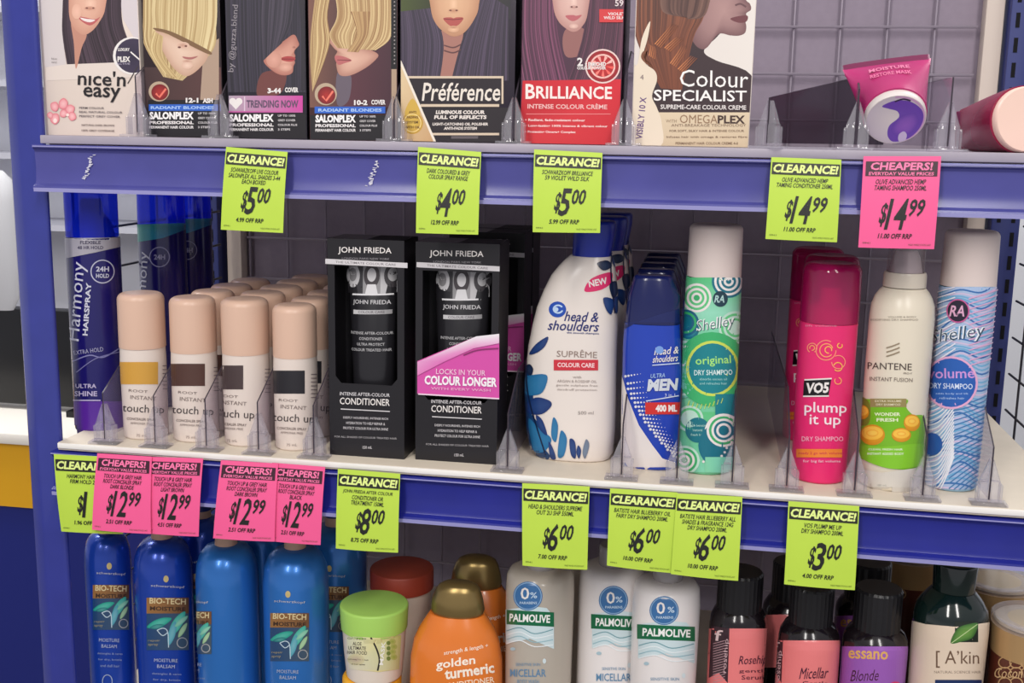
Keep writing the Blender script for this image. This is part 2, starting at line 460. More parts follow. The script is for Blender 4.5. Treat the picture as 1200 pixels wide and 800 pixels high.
# left end post in front
bm = bmesh.new()
extr = [(-.0425, .0205), (-.0420, .0195), (-.0400, .0175), (-.0300, .0130), (-.0280, .0125), (-.0260, .0126), (-.0120, .0128), (-.0085, .0124), (-.0065, .0130), (-.0055, .0148), (-.0055, .0165), (-.008, .018)]
a = [bm.verts.new((x, y, -1.25)) for x, y in extr]; b = [bm.verts.new((x, y, .62)) for x, y in extr]
for i in range(len(extr)): bm.faces.new((a[i], a[(i + 1) % len(extr)], b[(i + 1) % len(extr)], b[i]))
bm.faces.new(a); bm.faces.new(b)
tag(finish(bm, 'end_post', M_post, ang=50), 'glossy blue end post running top to bottom at the left of the shelves', 'post')
# back board and wire grid
tag(boxobj('back_board', M_back, -.028, .850, BY + .012, BY + .03, -1.25, .75), 'grey back board standing behind the wire grid', 'panel')
bm = bmesh.new(); x = 0.0485 - .0495
while x < .838:
    tube(bm, [(x, BY + .004, -.5), (x, BY + .004, .7)], .0016); x += .0495
z = .146 - .0505 * 12
while z < .70:
    tube(bm, [(-.004, BY, z), (.834, BY, z)], .0016); z += .0505
tag(finish(bm, 'wire_grid', M_wire), 'grey welded wire grid fixed over the back board', 'wire grid')
for x0, lab in ((-.0145, 'cream vertical strip at the left edge of the wire grid'), (.8475, 'cream vertical strip at the right edge of the wire grid')):
    tag(boxobj('edge_strip', M_cream, x0 - .0095, x0 + .0095, BY - .014, BY + .006, -1.25, .75, bevel=.002), lab, 'post')
# perforated uprights
def upright(x0, x1, label):
    t = thing('slotted_upright', label, 'post', (x0, BY - .025, -1.25))
    bm = bmesh.new(); box(bm, 0, x1 - x0, 0, .05, 0, 2.0); finish(bm, 'channel', M_upr, t, bevel=.002)
    bm = bmesh.new(); k = 0
    while k * .0254 < 1.95:
        z = .02 + k * .0254
        for xx in (.25, .75): box(bm, (x1 - x0) * xx - .002, (x1 - x0) * xx + .002, -.0006, .0002, z, z + .015)
        k += 1
    finish(bm, 'slots', M_slot, t)
upright(-.062, -.030, 'navy slotted upright at the back left, beside the tall blue hairspray cans')
upright(.8605, .890, 'navy slotted upright at the back right corner of the shelves')
# open wire sides
def side(x, label, ys, m=M_wired, z0=-.46, z1=.7):
    bm = bmesh.new()
    for yy in ys: tube(bm, [(x, yy, z0 - .02), (x, yy, z1)], .0013)
    z = z0
    while z < z1: tube(bm, [(x + .002, .075, z), (x + .002, BY - .04, z)], .0013); z += .040
    tag(finish(bm, 'wire_side_panel', m), label, 'wire grid')
side(-.022, 'thin wire side panel behind the blue end post', (.08, .24, .33))
side(.888, 'thin wire side panel at the right end of the shelves', (.10, .22, .34), z0=-.25, z1=.21)
# things beyond the shelves on the left
t = thing('checkout_counter', 'navy counter with a yellow band and white top far behind the left post', 'counter', (-2.2, 1.25, -1.25))
cy = 1.25
zt = atY(20, 506, cy).z; zw = atY(20, 519, cy).z; zy = atY(20, 594, cy).z
boxobj('panel', mat('counter_navy', (22, 34, 118), .5), 0, 1.8, 0.01, .5, 0, zy + 1.25, t)
boxobj('yellow_band', mat('counter_yellow', (226, 166, 22), .5), 0, 1.8, 0.0, .5, zy + 1.25, zw + 1.25, t)
boxobj('counter_top', mat('counter_white', (236, 230, 220), .4), -.02, 1.82, -.015, .5, zw + 1.25, zt + 1.25, t, bevel=.004)
t = thing('black_monitor', 'black screen standing on the far navy and yellow counter', 'monitor', (-.62, 1.45, zt))
bm = bmesh.new(); box(bm, -.5, .06, -.02, .02, .012, .24); finish(bm, 'screen', mat('monitor_black', (14, 14, 18), .35), t, bevel=.006)
boxobj('stand', mat('monitor_black', (14, 14, 18), .35), -.25, -.1, -.06, .06, 0, .014, t)
t = thing('wall_shelf', 'pale far shelf unit with grey ledges beyond the left post', 'shelf', (-2.4, 2.6, -1.25))
boxobj('back', mat('pale_unit', (225, 227, 235), .6), 0, 2.2, .3, .34, 0, 2.6, t)
for zz in (1.18, 1.42, 1.66, 1.9): boxobj('ledge', mat('pale_ledge', (190, 190, 200), .5), 0, 2.2, 0, .3, zz, zz + .02, t)
# pale bag hanging behind the post
bm = bmesh.new(); c = atY(12, 300, 1.15)
loft(bm, [(-.16, .004, .03, .012), (-.13, 0, .05, .02), (-.06, 0, .058, .028), (0, 0, .06, .03), (.06, 0, .058, .026), (.1, 0, .05, .02), (.12, 0, .03, .008)], 2.4, 20)
o = finish(bm, 'hanging_bag', mat('white_bag_film', (205, 205, 208), .5)); o.location = (c.x - .035, 1.15, c.z + .05)
tag(o, 'white bag hanging in front of the far shelf, half hidden by the blue post', 'bag')
# right side, beyond
t = thing('display_stand', 'white framed stand beyond the right end of the shelves', 'stand', (1.15, .9, -1.25))
boxobj('back', mat('grey_stand', (160, 160, 165), .6), 0, 1.2, .06, .1, 0, 2.1, t)
boxobj('frame', mat('white_stand_frame', (240, 242, 248), .4), .10, .16, 0, .06, 0, 2.1, t, bevel=.003)
boxobj('panel', mat('white_stand_panel', (225, 232, 245), .4), .16, .6, .04, .06, .6, 1.45, t)
# ================================================================== SHELF DIVIDERS
M_clear = clear('clear_plastic_plate', (246, 244, 249), .02, .05, .06, (205, 198, 210))
M_clip = clear('clear_plastic_clip', (247, 246, 249), .06, .10, .14, (238, 235, 240))
M_refldark = clear('reflection_dark_plate', (186, 178, 188), .03, .15, .34, (76, 66, 76))  # clear plate with a dark reflection put into its tint
M_edge = mat('plate_edge_dark', (58, 50, 60), .3)
def plate_mesh(h1, h2, ch, L):
    bm = bmesh.new(); prof = [(0.002, .004), (0.002, h1), (ch, h2), (L, h2 * .98), (L, .004)]
    a = [bm.verts.new((-.0006, y, z)) for y, z in prof]; b = [bm.verts.new((.0006, y, z)) for y, z in prof]
    n = len(prof)
    for i in range(n):
        f = bm.faces.new((a[i], a[(i + 1) % n], b[(i + 1) % n], b[i])); f.material_index = 1 if i in (0, 1, 2) else 0
    bm.faces.new(a[::-1]); bm.faces.new(b)
    return bm
def clip_bm():
    bm = bmesh.new()
    box(bm, -.0135, .0135, -.004, .010, 0, .0022)                     # foot
    box(bm, -.0075, -.0012, .000, .008, .0022, .0185)                 # two jaws
    box(bm, .0012, .0075, .000, .008, .0022, .0185)
    box(bm, -.0092, -.0075, -.0005, .0085, .0022, .0165)
    box(bm, .0075, .0092, -.0005, .0085, .0022, .0165)
    for s in (-1, 1):                                                  # fins that rise to a point along the plate
        v = [bm.verts.new((s * .0012, y, z)) for y, z in ((.001, .0185), (.007, .0185))] + [bm.verts.new((s * .0075, y, .0185)) for y in (.001, .007)] + [bm.verts.new((s * .0012, y, .036)) for y in (.001, .007)]
        for q in ((0, 2, 4), (1, 5, 3), (0, 4, 5, 1), (2, 3, 5, 4), (0, 1, 3, 2)): bm.faces.new([v[i] for i in q])
    return bm
def divider(px, py, z, label, rz=0.0, h1=.046, h2=.075, ch=.05, L=.33, plate=True, group=None, X=None, refl_dark=False):
    p = atY(px, py, .005)
    if X is not None: p.x = X
    t = thing('shelf_divider', label, 'divider', (p.x, max(p.y, .0045), z), rz, group)
    finish(clip_bm(), 'clip', M_clip, t, bevel=.0004)
    if plate: finish(plate_mesh(h1, h2, ch, L), 'plate', [M_refldark if refl_dark else M_clear, M_edge], t, smooth=False)
    return t
for px, lab, kw in (
    (122, 'clear divider in front of the tall purple hairspray can', dict(rz=.05, h2=.072, L=.055)),
    (181, 'clear divider in front of the can with the gold square', dict()),
    (241, 'clear divider in front of the can with the brown square', dict()),
    (302, 'clear divider in front of the can with the dark brown square', dict()),
    (367, 'clear divider between the black square can and the first black box', dict()),
    (594, 'clear divider between the pink stickered box and the white shampoo bottle', dict(h1=.05, h2=.078)),
    (728, 'clear divider between the white shampoo bottle and the blue shampoo bottle', dict()),
    (793, 'clear divider between the blue shampoo bottle and the green can', dict()),
    (858, 'clear divider just right of the green circle patterned can', dict()),
    (922, 'clear divider left of the bright pink can', dict()),
    (1002, 'clear divider between the bright pink can and the cream can', dict(h1=.05)),
    (1082, 'clear divider between the cream can and the blue wavy can', dict(h1=.05)),
    (1160, 'clear divider right of the blue wavy can', dict(h1=.046))):
    divider(px, 520 + (px - 65) * .0550, ZM, lab, **kw)
for px, lab, kw in (
    (153, 'clear divider in front of the cream hair dye box, upper shelf', dict(h1=.05, X=atY(170, 150, .020).x)),
    (254, 'clear divider between the first blonde box and the dark hair box', dict(h1=.03, X=atY(265, 150, .020).x)),
    (455, 'clear divider right of the second blonde hair dye box', dict(h1=.03, X=atY(467, 150, .020).x)),
    (593, 'clear divider between the black framed box and the red box', dict(h1=.03, X=atY(605, 150, .020).x)),
    (728, 'clear divider between the red box and the brown hair box', dict(h1=.052, X=atY(732.5, 150, .020).x)),
    (898, 'clear divider with a plate painted dark for a reflection beside the empty space, upper shelf', dict(h1=.038, h2=.062, ch=.15, rz=-.60, L=.19, refl_dark=True)),
    (1004, 'clear divider left of the pink tube on the upper shelf', dict(h1=.045, rz=-.05, h2=.05, ch=.015, L=.022)),
    (1113, 'clear divider right of the pink tube on the upper shelf', dict(h1=.054, h2=.054, ch=.02, rz=.05, L=.2))):
    divider(px, 150, ZT, lab, **kw)
# ================================================================== HAIR DYE BOXES
def dye_box(label, xl, xr, yb, yf, rgb, spine=(18, 16, 20), H=.172, Dp=.062, group='hair dye boxes on the upper shelf'):
    """xl, xr: lower corners in the photo; real carton standing on the deck"""
    a, b = atY(xl, yb, yf), atY(xr, yb, yf)
    t = thing('hair_dye_box', label, 'box', ((a.x + b.x) / 2, yf, ZT), 0, group)
    W = b.x - a.x
    bm = bmesh.new(); box(bm, -W / 2, W / 2, 0, Dp, 0.0, H)
    for f in bm.faces:
        f.normal_update(); f.material_index = 1 if abs(f.normal.x) > .5 else 0
    n = 'carton_%d_%d_%d' % rgb; q = 'carton_side_%d_%d_%d' % spine
    c = finish(bm, 'carton', [mat(n, rgb, .35), mat(q, spine, .35)], t, bevel=.0004)
    bm = bmesh.new(); box(bm, -W / 2 + .004, W / 2 - .004, -.0002, .018, H - .0005, H + .0006)
    finish(bm, 'top_flap', mat(n, rgb, .35), t)
    o = t.location.copy()
    e = .0006
    zc = lambda px, py: atY(px, py, yf)
    def mp(px, py, off):
        p = atY(px, py, yf - off) - o
        return Vector((min(W / 2 - e, max(-W / 2 + e, p.x)), p.y, min(H - e, max(e, p.z))))
    def pxy(x, z):
        q = M.transposed() @ (Vector((o.x + x, yf, o.z + z)) - CAM); return (CX + F * q.x / q.z, CY + F * q.y / q.z)
    art = Art(mp, 0, 0, clip_quad([pxy(-W / 2 + e, e), pxy(W / 2 - e, e), pxy(W / 2 - e, H - e), pxy(-W / 2 + e, H - e)]))
    art.host = c
    return t, art
WHT = (236, 230, 226); BLK = (16, 14, 18)
# 1 cream box
t, A = dye_box('cream hair dye box with a smiling woman with long dark hair and pink flowers', 54, 168, 158, .020, (228, 212, 200), (215, 200, 190))
A.crop(0, 0, 4.444)
A.poly([(190, -200), (330, -200), (330, 0), (325, 180), (345, 340), (235, 350)], (214, 204, 202))
A.poly([(600, -200), (760, -200), (760, 330), (700, 200), (640, 100)], (214, 204, 206))
A.strands([(335, -200), (325, 60), (325, 180), (350, 345)], [(640, -200), (632, 60), (660, 190), (735, 330)], 62, (44, 32, 40), (84, 66, 78))
A.poly([(345, 335), (740, 320), (760, 345), (760, 400), (240, 420), (240, 350), (300, 342)], (226, 212, 202), smooth=False)
A.poly([(372, 100), (385, 230), (392, 345), (402, 345), (425, 250), (450, 170)], (196, 140, 120), True)
A.blob([(360, -200), (358, 0), (362, 90), (385, 145), (430, 180), (475, 165), (520, 110), (550, 30), (560, -200)], (232, 182, 158), (205, 150, 128), (450, 20))
A.poly([(400, 85), (440, 90), (495, 100), (520, 88), (500, 115), (470, 132), (435, 118)], (190, 96, 96), True)
A.poly([(418, 92), (450, 98), (495, 104), (470, 116), (436, 108)], (238, 224, 220), True)
A.ell(470, 20, 34, 40, (244, 200, 176), (228, 178, 154)).ell(468, 44, 32, 12, (190, 130, 110), (222, 170, 146)).ell(452, 42, 7, 4, (120, 70, 62)).ell(486, 42, 6, 4, (120, 70, 62)).ell(400, 60, 26, 40, (240, 190, 168), (228, 178, 154))
A.ell(688, 290, 100, 98, WHT).ell(694, 290, 92, 90, (48, 40, 62), (62, 52, 76))
A.line([(680, 270), (745, 325)], 7, WHT).text('LUXURY', 645, 258, 60, 16, WHT, .03).text('PLEX', 645, 308, 66, 28, WHT, .04).text('ACTIVE', 642, 332, 70, 10, (190, 180, 200))
A.line([(718, 345), (665, 435)], 5, (60, 52, 50))
A.text("nıce'n", 530, 408, 250, 78, (28, 22, 26), .015, 2).text('easy', 530, 492, 195, 78, (28, 22, 26), .015, 2)
for i, (x, y, r) in enumerate(((285, 555, 26), (330, 540, 30), (365, 570, 26), (375, 605, 24), (285, 618, 30), (330, 590, 22), (262, 600, 18))):
    A.blob([(x + r * math.cos(k * 1.26 + i) * (1 if k % 2 else .8), y + r * math.sin(k * 1.26 + i)) for k in range(5)], (244, 190, 190), (222, 120, 130))
A.ell(287, 628, 10, 12, (246, 222, 214)).ell(352, 598, 8, 8, (246, 222, 214))
A.lines(['PERM COLOUR', 'REAL NATURAL COLOUR', 'PERFECT GREY COVER'], 0, 562, 22, 225, 11, (90, 78, 84), .01, 412, 1)
A.lines(['NATURAL DARK BROWN', '100% GREY COVERAGE'], 0, 652, 28, 170, 10, (88, 66, 62), .01, 425, 1)
A.lines(['Nice', 'easy'], 0, 305, 20, 28, 9, (120, 110, 110), 0, 268)
A.build('front_print', t)
def salon(A, x0, x1, y0, dx=0):
    """the wording common to the three cartons of one kind; crop units"""
    w = x1 - x0
    A.text('SALONPLEX', x0 + w * .31, y0 + 32, w * .62, 40, (246, 242, 240), .05)
    A.text('PROFESSIONAL', x0 + w * .31, y0 + 68, w * .62, 17, (235, 230, 228), .04)
    A.text('PERMANENT HAIR COLOUR', x0 + w * .31, y0 + 92, w * .62, 15, (235, 230, 228), .03)
    A.lines(['UP TO 100%', 'GREY COVER', 'COLOUR PLUS', '3 STEPS'], 0, y0 + 20, 24, w * .27, 11, (215, 210, 210), .02, x0 + w * .68)
# 2 blonde
t, A = dye_box('hair dye box with a platinum blonde fringe, left of the dark haired one', 172, 262, 160, .020, (46, 32, 36), (16, 14, 18))
A.crop(0, 0, 4.444)
A.rect(740, 350, 1180, 560, (64, 44, 44), (92, 58, 56))
A.poly([(1060, 250), (1140, 200), (1140, 540), (1040, 560)], (176, 150, 130))
A.strands([(748, -200), (745, 100), (750, 230), (850, 400)], [(1130, -200), (1125, 100), (1110, 260), (950, 420)], 72, (226, 204, 152), (160, 128, 84))
A.blob([(810, 160), (880, 170), (960, 205), (1040, 250), (1085, 268), (1070, 320), (1010, 380), (960, 395), (900, 350), (850, 270), (822, 210)], (232, 200, 178), (200, 160, 136))
A.strands([(800, -60), (790, 60), (800, 150)], [(1130, -60), (1128, 120), (1098, 268)], 57, (230, 210, 160), (178, 148, 100))
A.poly([(800, 145), (880, 160), (980, 205), (1095, 268), (1085, 282), (980, 232), (870, 176), (815, 160)], (128, 96, 66), True)
A.strands([(800, 160), (780, 260), (850, 380)], [(850, 190), (850, 300), (930, 410)], 21, (228, 206, 152), (176, 144, 96))
A.ell(952, 236, 34, 18, (196, 146, 126), (228, 192, 170)).ell(934, 246, 8, 5, (110, 66, 58)).ell(968, 240, 7, 5, (120, 74, 64)).ell(975, 340, 30, 20, (238, 206, 186), (222, 182, 160)).ell(975, 318, 26, 7, (190, 140, 122), (222, 182, 160)).poly([(950, 294), (990, 298), (1030, 292), (1000, 308), (965, 306)], (176, 108, 104), True)
A.rect(770, 520, 1180, 720, (22, 18, 24))
A.ell(828, 476, 54, 52, (188, 166, 140)).ell(832, 480, 44, 42, (176, 44, 40), (120, 24, 30)).line([(812, 486), (830, 506), (864, 462)], 11, (238, 120, 100), smooth=False)
A.rect(775, 543, 1150, 577, (44, 98, 196)).text('RADIANT BLONDES', 950, 560, 330, 16, (170, 200, 240), .03)
A.text('12-1', 1000, 522, 66, 26, WHT, .05).text('ASH', 1082, 524, 52, 26, WHT, .05)
salon(A, 778, 1150, 570); A.build('front_print', t)
# 3 dark
t, A = dye_box('hair dye box with a dark haired woman in profile and a pink band', 268, 360, 163, .020, (42, 38, 48), (12, 11, 14))
A.crop(240, 0, 4.444)
A.strands([(80, -200), (90, 200), (110, 480)], [(530, -200), (530, 200), (530, 480)], 81, (36, 32, 42), (62, 56, 72))
A.poly([(300, 380), (270, 490), (330, 500), (400, 480), (420, 380)], (112, 62, 58), True)
A.blob([(462, 180), (486, 215), (490, 236), (472, 256), (466, 275), (472, 292), (464, 306), (470, 325), (462, 345), (456, 378), (425, 392), (380, 385), (330, 350), (305, 310), (330, 250), (400, 220)], (222, 166, 146), (176, 112, 98), (420, 320))
A.poly([(392, 306), (430, 292), (470, 300), (462, 318), (425, 320)], (176, 70, 70), True).line([(395, 307), (466, 308)], 4, (120, 40, 44)).ell(466, 246, 12, 8, (150, 92, 82), (200, 142, 124)).ell(420, 350, 34, 22, (228, 176, 156), (206, 150, 132)).ell(360, 310, 40, 44, (222, 164, 146), (204, 146, 128))
A.strands([(300, -100), (290, 100), (300, 320)], [(470, -100), (450, 120), (400, 225)], 33, (38, 34, 44), (78, 70, 84))
A.strands([(480, -100), (500, 150), (500, 470)], [(530, -100), (532, 150), (532, 470)], 14, (34, 30, 38), (52, 46, 56))
A.text('by @guzza.blend', 150, 200, 350, 40, (150, 142, 148), .0, -86)
A.rect(120, 590, 540, 720, (22, 18, 24))
A.rect(125, 498, 510, 582, (178, 160, 176), (206, 70, 160))
A.text('3-44', 362, 472, 70, 28, WHT, .05).text('COVER', 452, 468, 70, 26, WHT, .04)
for q in (145, 178): A.ell(q, 528, 18, 18, WHT)
A.poly([(128, 534), (195, 534), (162, 570)], WHT).rect(204, 502, 210, 578, (220, 200, 214))
A.text('TRENDING NOW', 352, 541, 270, 40, (96, 76, 100), .03)
A.rect(125, 578, 510, 586, (196, 96, 160)); salon(A, 128, 500, 582); A.build('front_print', t)
# 4 blonde two
t, A = dye_box('hair dye box with a swept golden blonde fringe, right of the dark haired one', 363, 466, 164, .020, (70, 44, 46), (12, 11, 14))
A.crop(240, 0, 4.444)
A.rect(540, -200, 760, 560, (124, 84, 72), (70, 46, 50)).rect(720, 200, 1010, 560, (92, 50, 60), (64, 34, 46))
A.poly([(690, 380), (760, 390), (750, 520), (690, 545)], (104, 92, 104), True)
A.blob([(640, 200), (672, 250), (690, 268), (676, 296), (690, 318), (684, 336), (702, 390), (760, 392), (840, 352), (895, 305), (900, 280), (850, 255), (760, 225), (700, 190)], (226, 182, 160), (180, 128, 112), (770, 310))
A.poly([(676, 294), (715, 292), (765, 314), (730, 328), (694, 336)], (186, 104, 104), True).line([(690, 312), (760, 314)], 4, (120, 56, 58))
A.strands([(600, -200), (560, 100), (548, 270), (560, 470)], [(700, -200), (640, 60), (650, 230), (560, 480)], 38, (224, 198, 144), (150, 112, 74))
A.strands([(640, -200), (690, 60), (650, 180), (690, 250)], [(980, -200), (978, 80), (965, 200), (890, 262)], 72, (226, 200, 148), (156, 118, 78))
A.strands([(760, 60), (790, 180), (740, 268)], [(860, 60), (850, 180), (800, 272)], 16, (140, 100, 66), (206, 172, 120))
A.rect(545, 600, 1010, 730, (22, 18, 24)).ell(630, 490, 58, 58, (188, 166, 140)).ell(634, 496, 46, 46, (176, 44, 40), (120, 24, 30)).line([(612, 500), (632, 524), (668, 474)], 11, (238, 120, 100), smooth=False)
A.rect(970, -200, 1012, 360, (14, 12, 16))
for k in range(18): A.ell(988, -10 + k * 20, 4, 4, (150, 142, 140))
A.rect(972, 360, 1008, 620, (176, 150, 126)).rect(972, 620, 1012, 730, (96, 84, 88))
A.rect(572, 555, 940, 590, (44, 98, 196)).text('RADIANT BLONDES', 756, 573, 330, 17, (170, 200, 240), .03)
A.text('10-2', 812, 534, 70, 28, WHT, .05).text('COVER', 904, 532, 74, 26, WHT, .04)
salon(A, 576, 915, 586); A.build('front_print', t)
# 5 framed black
t, A = dye_box('hair dye box with a black framed name panel and a tan corner triangle', 469, 602, 168, .020, (46, 38, 50), (14, 12, 16))
A.crop(450, 0, 4.444)
A.rect(80, -200, 270, 120, (70, 82, 36), (46, 50, 30)).rect(470, -200, 660, 100, (52, 56, 40), (40, 36, 42))
A.poly([(300, 160), (410, 160), (395, 300), (480, 420), (260, 420)], (168, 116, 104), True)
A.strands([(85, 60), (90, 200), (90, 420)], [(260, 40), (310, 220), (290, 420)], 52, (48, 40, 56), (88, 74, 96))
A.strands([(500, -60), (400, 230), (350, 420)], [(650, 40), (650, 220), (650, 420)], 57, (44, 36, 50), (84, 70, 92))
A.blob([(238, -200), (243, 40), (275, 130), (330, 178), (370, 190), (420, 168), (470, 100), (495, 20), (500, -200)], (226, 180, 142), (188, 136, 104), (360, 20))
A.poly([(308, 96), (345, 90), (362, 95), (380, 90), (414, 94), (390, 128), (360, 138), (335, 128)], (178, 84, 78), True).line([(312, 98), (362, 102), (410, 97)], 4, (120, 48, 50))
A.ell(362, 20, 22, 46, (240, 196, 160), (224, 178, 140)).ell(362, 56, 34, 13, (188, 132, 102), (220, 172, 136)).ell(346, 54, 7, 4, (116, 70, 56)).ell(378, 54, 7, 4, (116, 70, 56)).ell(362, 152, 30, 18, (236, 190, 154), (208, 158, 124)).ell(362, 142, 26, 7, (184, 130, 102), (212, 164, 130))
for q in (235, 262): A.line([(312, q), (360, q + 12), (400, q - 4)], 6, (96, 60, 62))
A.rect(84, 560, 660, 740, (34, 26, 32))
A.rect(112, 398, 620, 545, (34, 24, 32)).rect(112, 396, 622, 408, (214, 194, 170)).rect(612, 396, 622, 540, (214, 194, 170)).rect(190, 542, 600, 556, (214, 194, 170))
A.text('Préférence', 405, 478, 405, 96, (232, 222, 210), .012, 0, .12)
A.lines(['LUMINOUS COLOUR', 'FULL OF REFLECTS'], 398, 584, 26, 272, 20, (232, 222, 214), .05, shear=.1)
A.lines(['LIGHT-CATCHING OIL POLISHER', 'ANTI-FADE SYSTEM'], 398, 646, 22, 290, 15, (226, 216, 208), .04, shear=.1)
A.rect(245, 692, 600, 704, (214, 194, 170)).rect(350, 708, 490, 722, (96, 88, 92))
A.poly([(84, 320), (268, 745), (84, 745)], (214, 180, 132), cols=[(224, 200, 160), (196, 156, 110), (216, 184, 138)]).line([(84, 318), (268, 745)], 12, (236, 226, 210))
A.ell(148, 640, 56, 58, (220, 186, 84), (196, 152, 60)).poly([(148, 512), (188, 596), (108, 596)], (210, 172, 74), True).ring(148, 640, 46, 48, 4, (246, 222, 150))
A.lines(['ANTI', 'FADING', 'SYSTEM', 'WITH OIL'], 148, 584, 26, 78, 13, (96, 66, 30), .03)
A.build('front_print', t)
# 6 red
t, A = dye_box('hair dye box with plum hair and a bright red lower panel', 609, 726, 172, .020, (82, 46, 66), (24, 16, 22))
A.crop(450, 0, 4.444)
A.rect(690, -200, 1300, 440, (86, 46, 70), (60, 40, 54))
A.poly([(950, 150), (1040, 150), (1070, 260), (960, 300), (930, 230)], (150, 100, 96), True)
A.strands([(700, -200), (690, 180), (720, 420)], [(900, -200), (900, 130), (960, 420)], 57, (70, 36, 58), (140, 78, 108))
A.strands([(1060, -200), (1040, 160), (960, 420)], [(1290, -200), (1270, 160), (1250, 420)], 62, (62, 36, 52), (112, 64, 84))
A.blob([(872, -200), (880, 20), (905, 105), (950, 150), (990, 166), (1030, 140), (1062, 60), (1072, -200)], (224, 184, 172), (186, 136, 128), (970, 10))
A.poly([(945, 82), (985, 78), (1000, 82), (1030, 78), (1010, 100), (985, 110), (962, 102)], (186, 98, 104), True).ell(988, 6, 18, 40, (238, 202, 188), (222, 182, 170)).ell(990, 38, 28, 11, (186, 136, 126), (218, 178, 166)).ell(977, 36, 6, 4, (110, 66, 62)).ell(1003, 36, 6, 4, (110, 66, 62)).ell(988, 136, 24, 14, (236, 198, 184), (208, 164, 152))
A.poly([(722, 420), (1270, 412), (1270, 760), (700, 760), (712, 600)], (204, 34, 48), cols=[(204, 30, 46), (214, 36, 52), (200, 30, 44), (206, 50, 56), (190, 26, 40)])
A.text('B', 762, 476, 50, 78, (246, 232, 226), .02).text('RILLIANCE', 990, 482, 395, 66, (246, 232, 226), .02, .5)
A.text('INTENSE COLOUR CRÈME', 955, 552, 415, 30, (238, 190, 186), .02, .5).rect(740, 592, 1180, 595, (236, 150, 150))
A.lines(['• Radiant, fade-resistant colour', '• Long-lasting 100% intense & vibrant colour', '• Protecting Omega+ Complex'], 0, 626, 31, 430, 15, (246, 214, 210), .03, 735, .5)
A.crop(700, 0, 4.444)
A.ell(28, 345, 92, 90, (236, 206, 200)).ell(28, 345, 84, 82, (206, 40, 44), (150, 24, 34)).ring(28, 345, 66, 64, 9, (240, 190, 180))
for k in range(9): A.poly([(28 + 62 * math.cos(k * .7), 345 + 60 * math.sin(k * .7)), (28 + 52 * math.cos(k * .7 + .3), 345 + 50 * math.sin(k * .7 + .3)), (28 + 14 * math.cos(k * .7), 345 + 14 * math.sin(k * .7))], mixc((240, 90, 80), (250, 200, 190), k / 9))
A.text('2', -90, 322, 30, 44, WHT, .03).text('x ENRICHED', -10, 334, 110, 22, WHT, .04).text('COLOUR POWDER', -30, 354, 150, 16, WHT, .04)
A.text('59', 114, 16, 44, 34, (226, 210, 210), .02).rect(10, 48, 190, 116, (212, 58, 62)).text('VIOLET', 100, 72, 90, 15, WHT, .02).text('WILD SILK', 88, 92, 110, 16, WHT, .02)
A.build('front_print', t)
# 7 brown hair
t, A = dye_box('hair dye box with wavy brown hair, cream background and cream lower panel', 739, 877, 176, .020, (226, 214, 204), (30, 22, 26))
A.crop(700, 0, 4.444)
A.rect(150, -200, 860, 780, (222, 212, 206), (232, 224, 216))
A.poly([(500, 100), (640, 150), (625, 190), (555, 265), (620, 315), (800, 390), (800, 585), (290, 585), (300, 300)], (58, 40, 44), True)
A.blob([(520, -200), (760, -200), (768, -20), (795, 20), (800, 50), (775, 70), (782, 92), (772, 112), (776, 140), (768, 172), (735, 186), (690, 184), (630, 178), (560, 255), (500, 220), (470, 100)], (178, 140, 136), (120, 84, 86), (660, 60))
A.poly([(692, 98), (735, 84), (782, 82), (776, 112), (735, 118)], (112, 60, 66), True).line([(718, 28), (745, 20), (775, 36)], 10, (104, 70, 74))
A.strands([(200, -200), (190, 100), (220, 250), (330, 460)], [(560, -200), (560, 60), (500, 200), (440, 470)], 72, (70, 44, 40), (150, 92, 66), (120, 60, 36))
A.strands([(330, -60), (340, 60), (470, 90)], [(600, -60), (560, 80), (470, 100)], 24, (124, 90, 78), (76, 50, 46))
for a_, b_ in (((270, 290), (250, 220)), ((380, 330), (440, 230)), ((420, 360), (490, 290)), ((350, 250), (420, 190)), ((300, 230), (390, 120))):
    for q_ in range(4):
        A.line([(a_[0] + q_ * 9, a_[1] + q_ * 6), ((a_[0] + b_[0]) / 2 + 16 + q_ * 9, (a_[1] + b_[1]) / 2 - 16 + q_ * 5), (b_[0] + q_ * 10, b_[1] + q_ * 4)], 5, mixc((226, 140, 84), (150, 84, 50), q_ / 4), (110, 62, 44))
A.poly([(165, 320), (200, 340), (190, 420), (180, 760), (165, 780)], (224, 204, 180))
A.rect(150, 585, 860, 790, (222, 202, 172), (206, 184, 152), True)
A.poly([(275, 110), (262, 200), (240, 280), (250, 330), (300, 370), (310, 420), (285, 500), (310, 560), (335, 640), (330, 760), (160, 780), (165, 400), (210, 330), (232, 200)], (232, 216, 194), True)
A.blob([(262, 260), (240, 290), (252, 320), (290, 350), (252, 330), (228, 300), (236, 270)], (126, 74, 48))
A.text('VISIBLY 10 X', 228, 615, 220, 34, (96, 62, 120), .02, -84).text('4', 232, 402, 18, 26, (110, 90, 96))
A.text('Colour', 608, 410, 356, 88, (246, 240, 236), .0, 1.2).text('SPECIALIST', 536, 498, 484, 58, (246, 240, 236), .012, .6).text('SUPREME-CARE COLOUR CREME', 552, 558, 446, 24, (232, 224, 220), .02, .6)
A.text('WITH', 385, 630, 56, 16, (150, 124, 100)).text('OMEGA', 528, 620, 196, 44, (150, 118, 90), .0, .6).text('PLEX', 698, 622, 142, 42, (66, 44, 38), .03, .6)
A.text('ANTI-BREAKAGE TECHNOLOGY', 580, 652, 390, 14, (130, 104, 84)).lines(['FOR SOFT, SILKY HAIR & INTENSE COLOUR', 'Infuses hair with omega & restores fibre', 'PERMANENT HAIR COLOUR CREME 4-0'], 570, 682, 32, 420, 13, (126, 98, 78), .01)
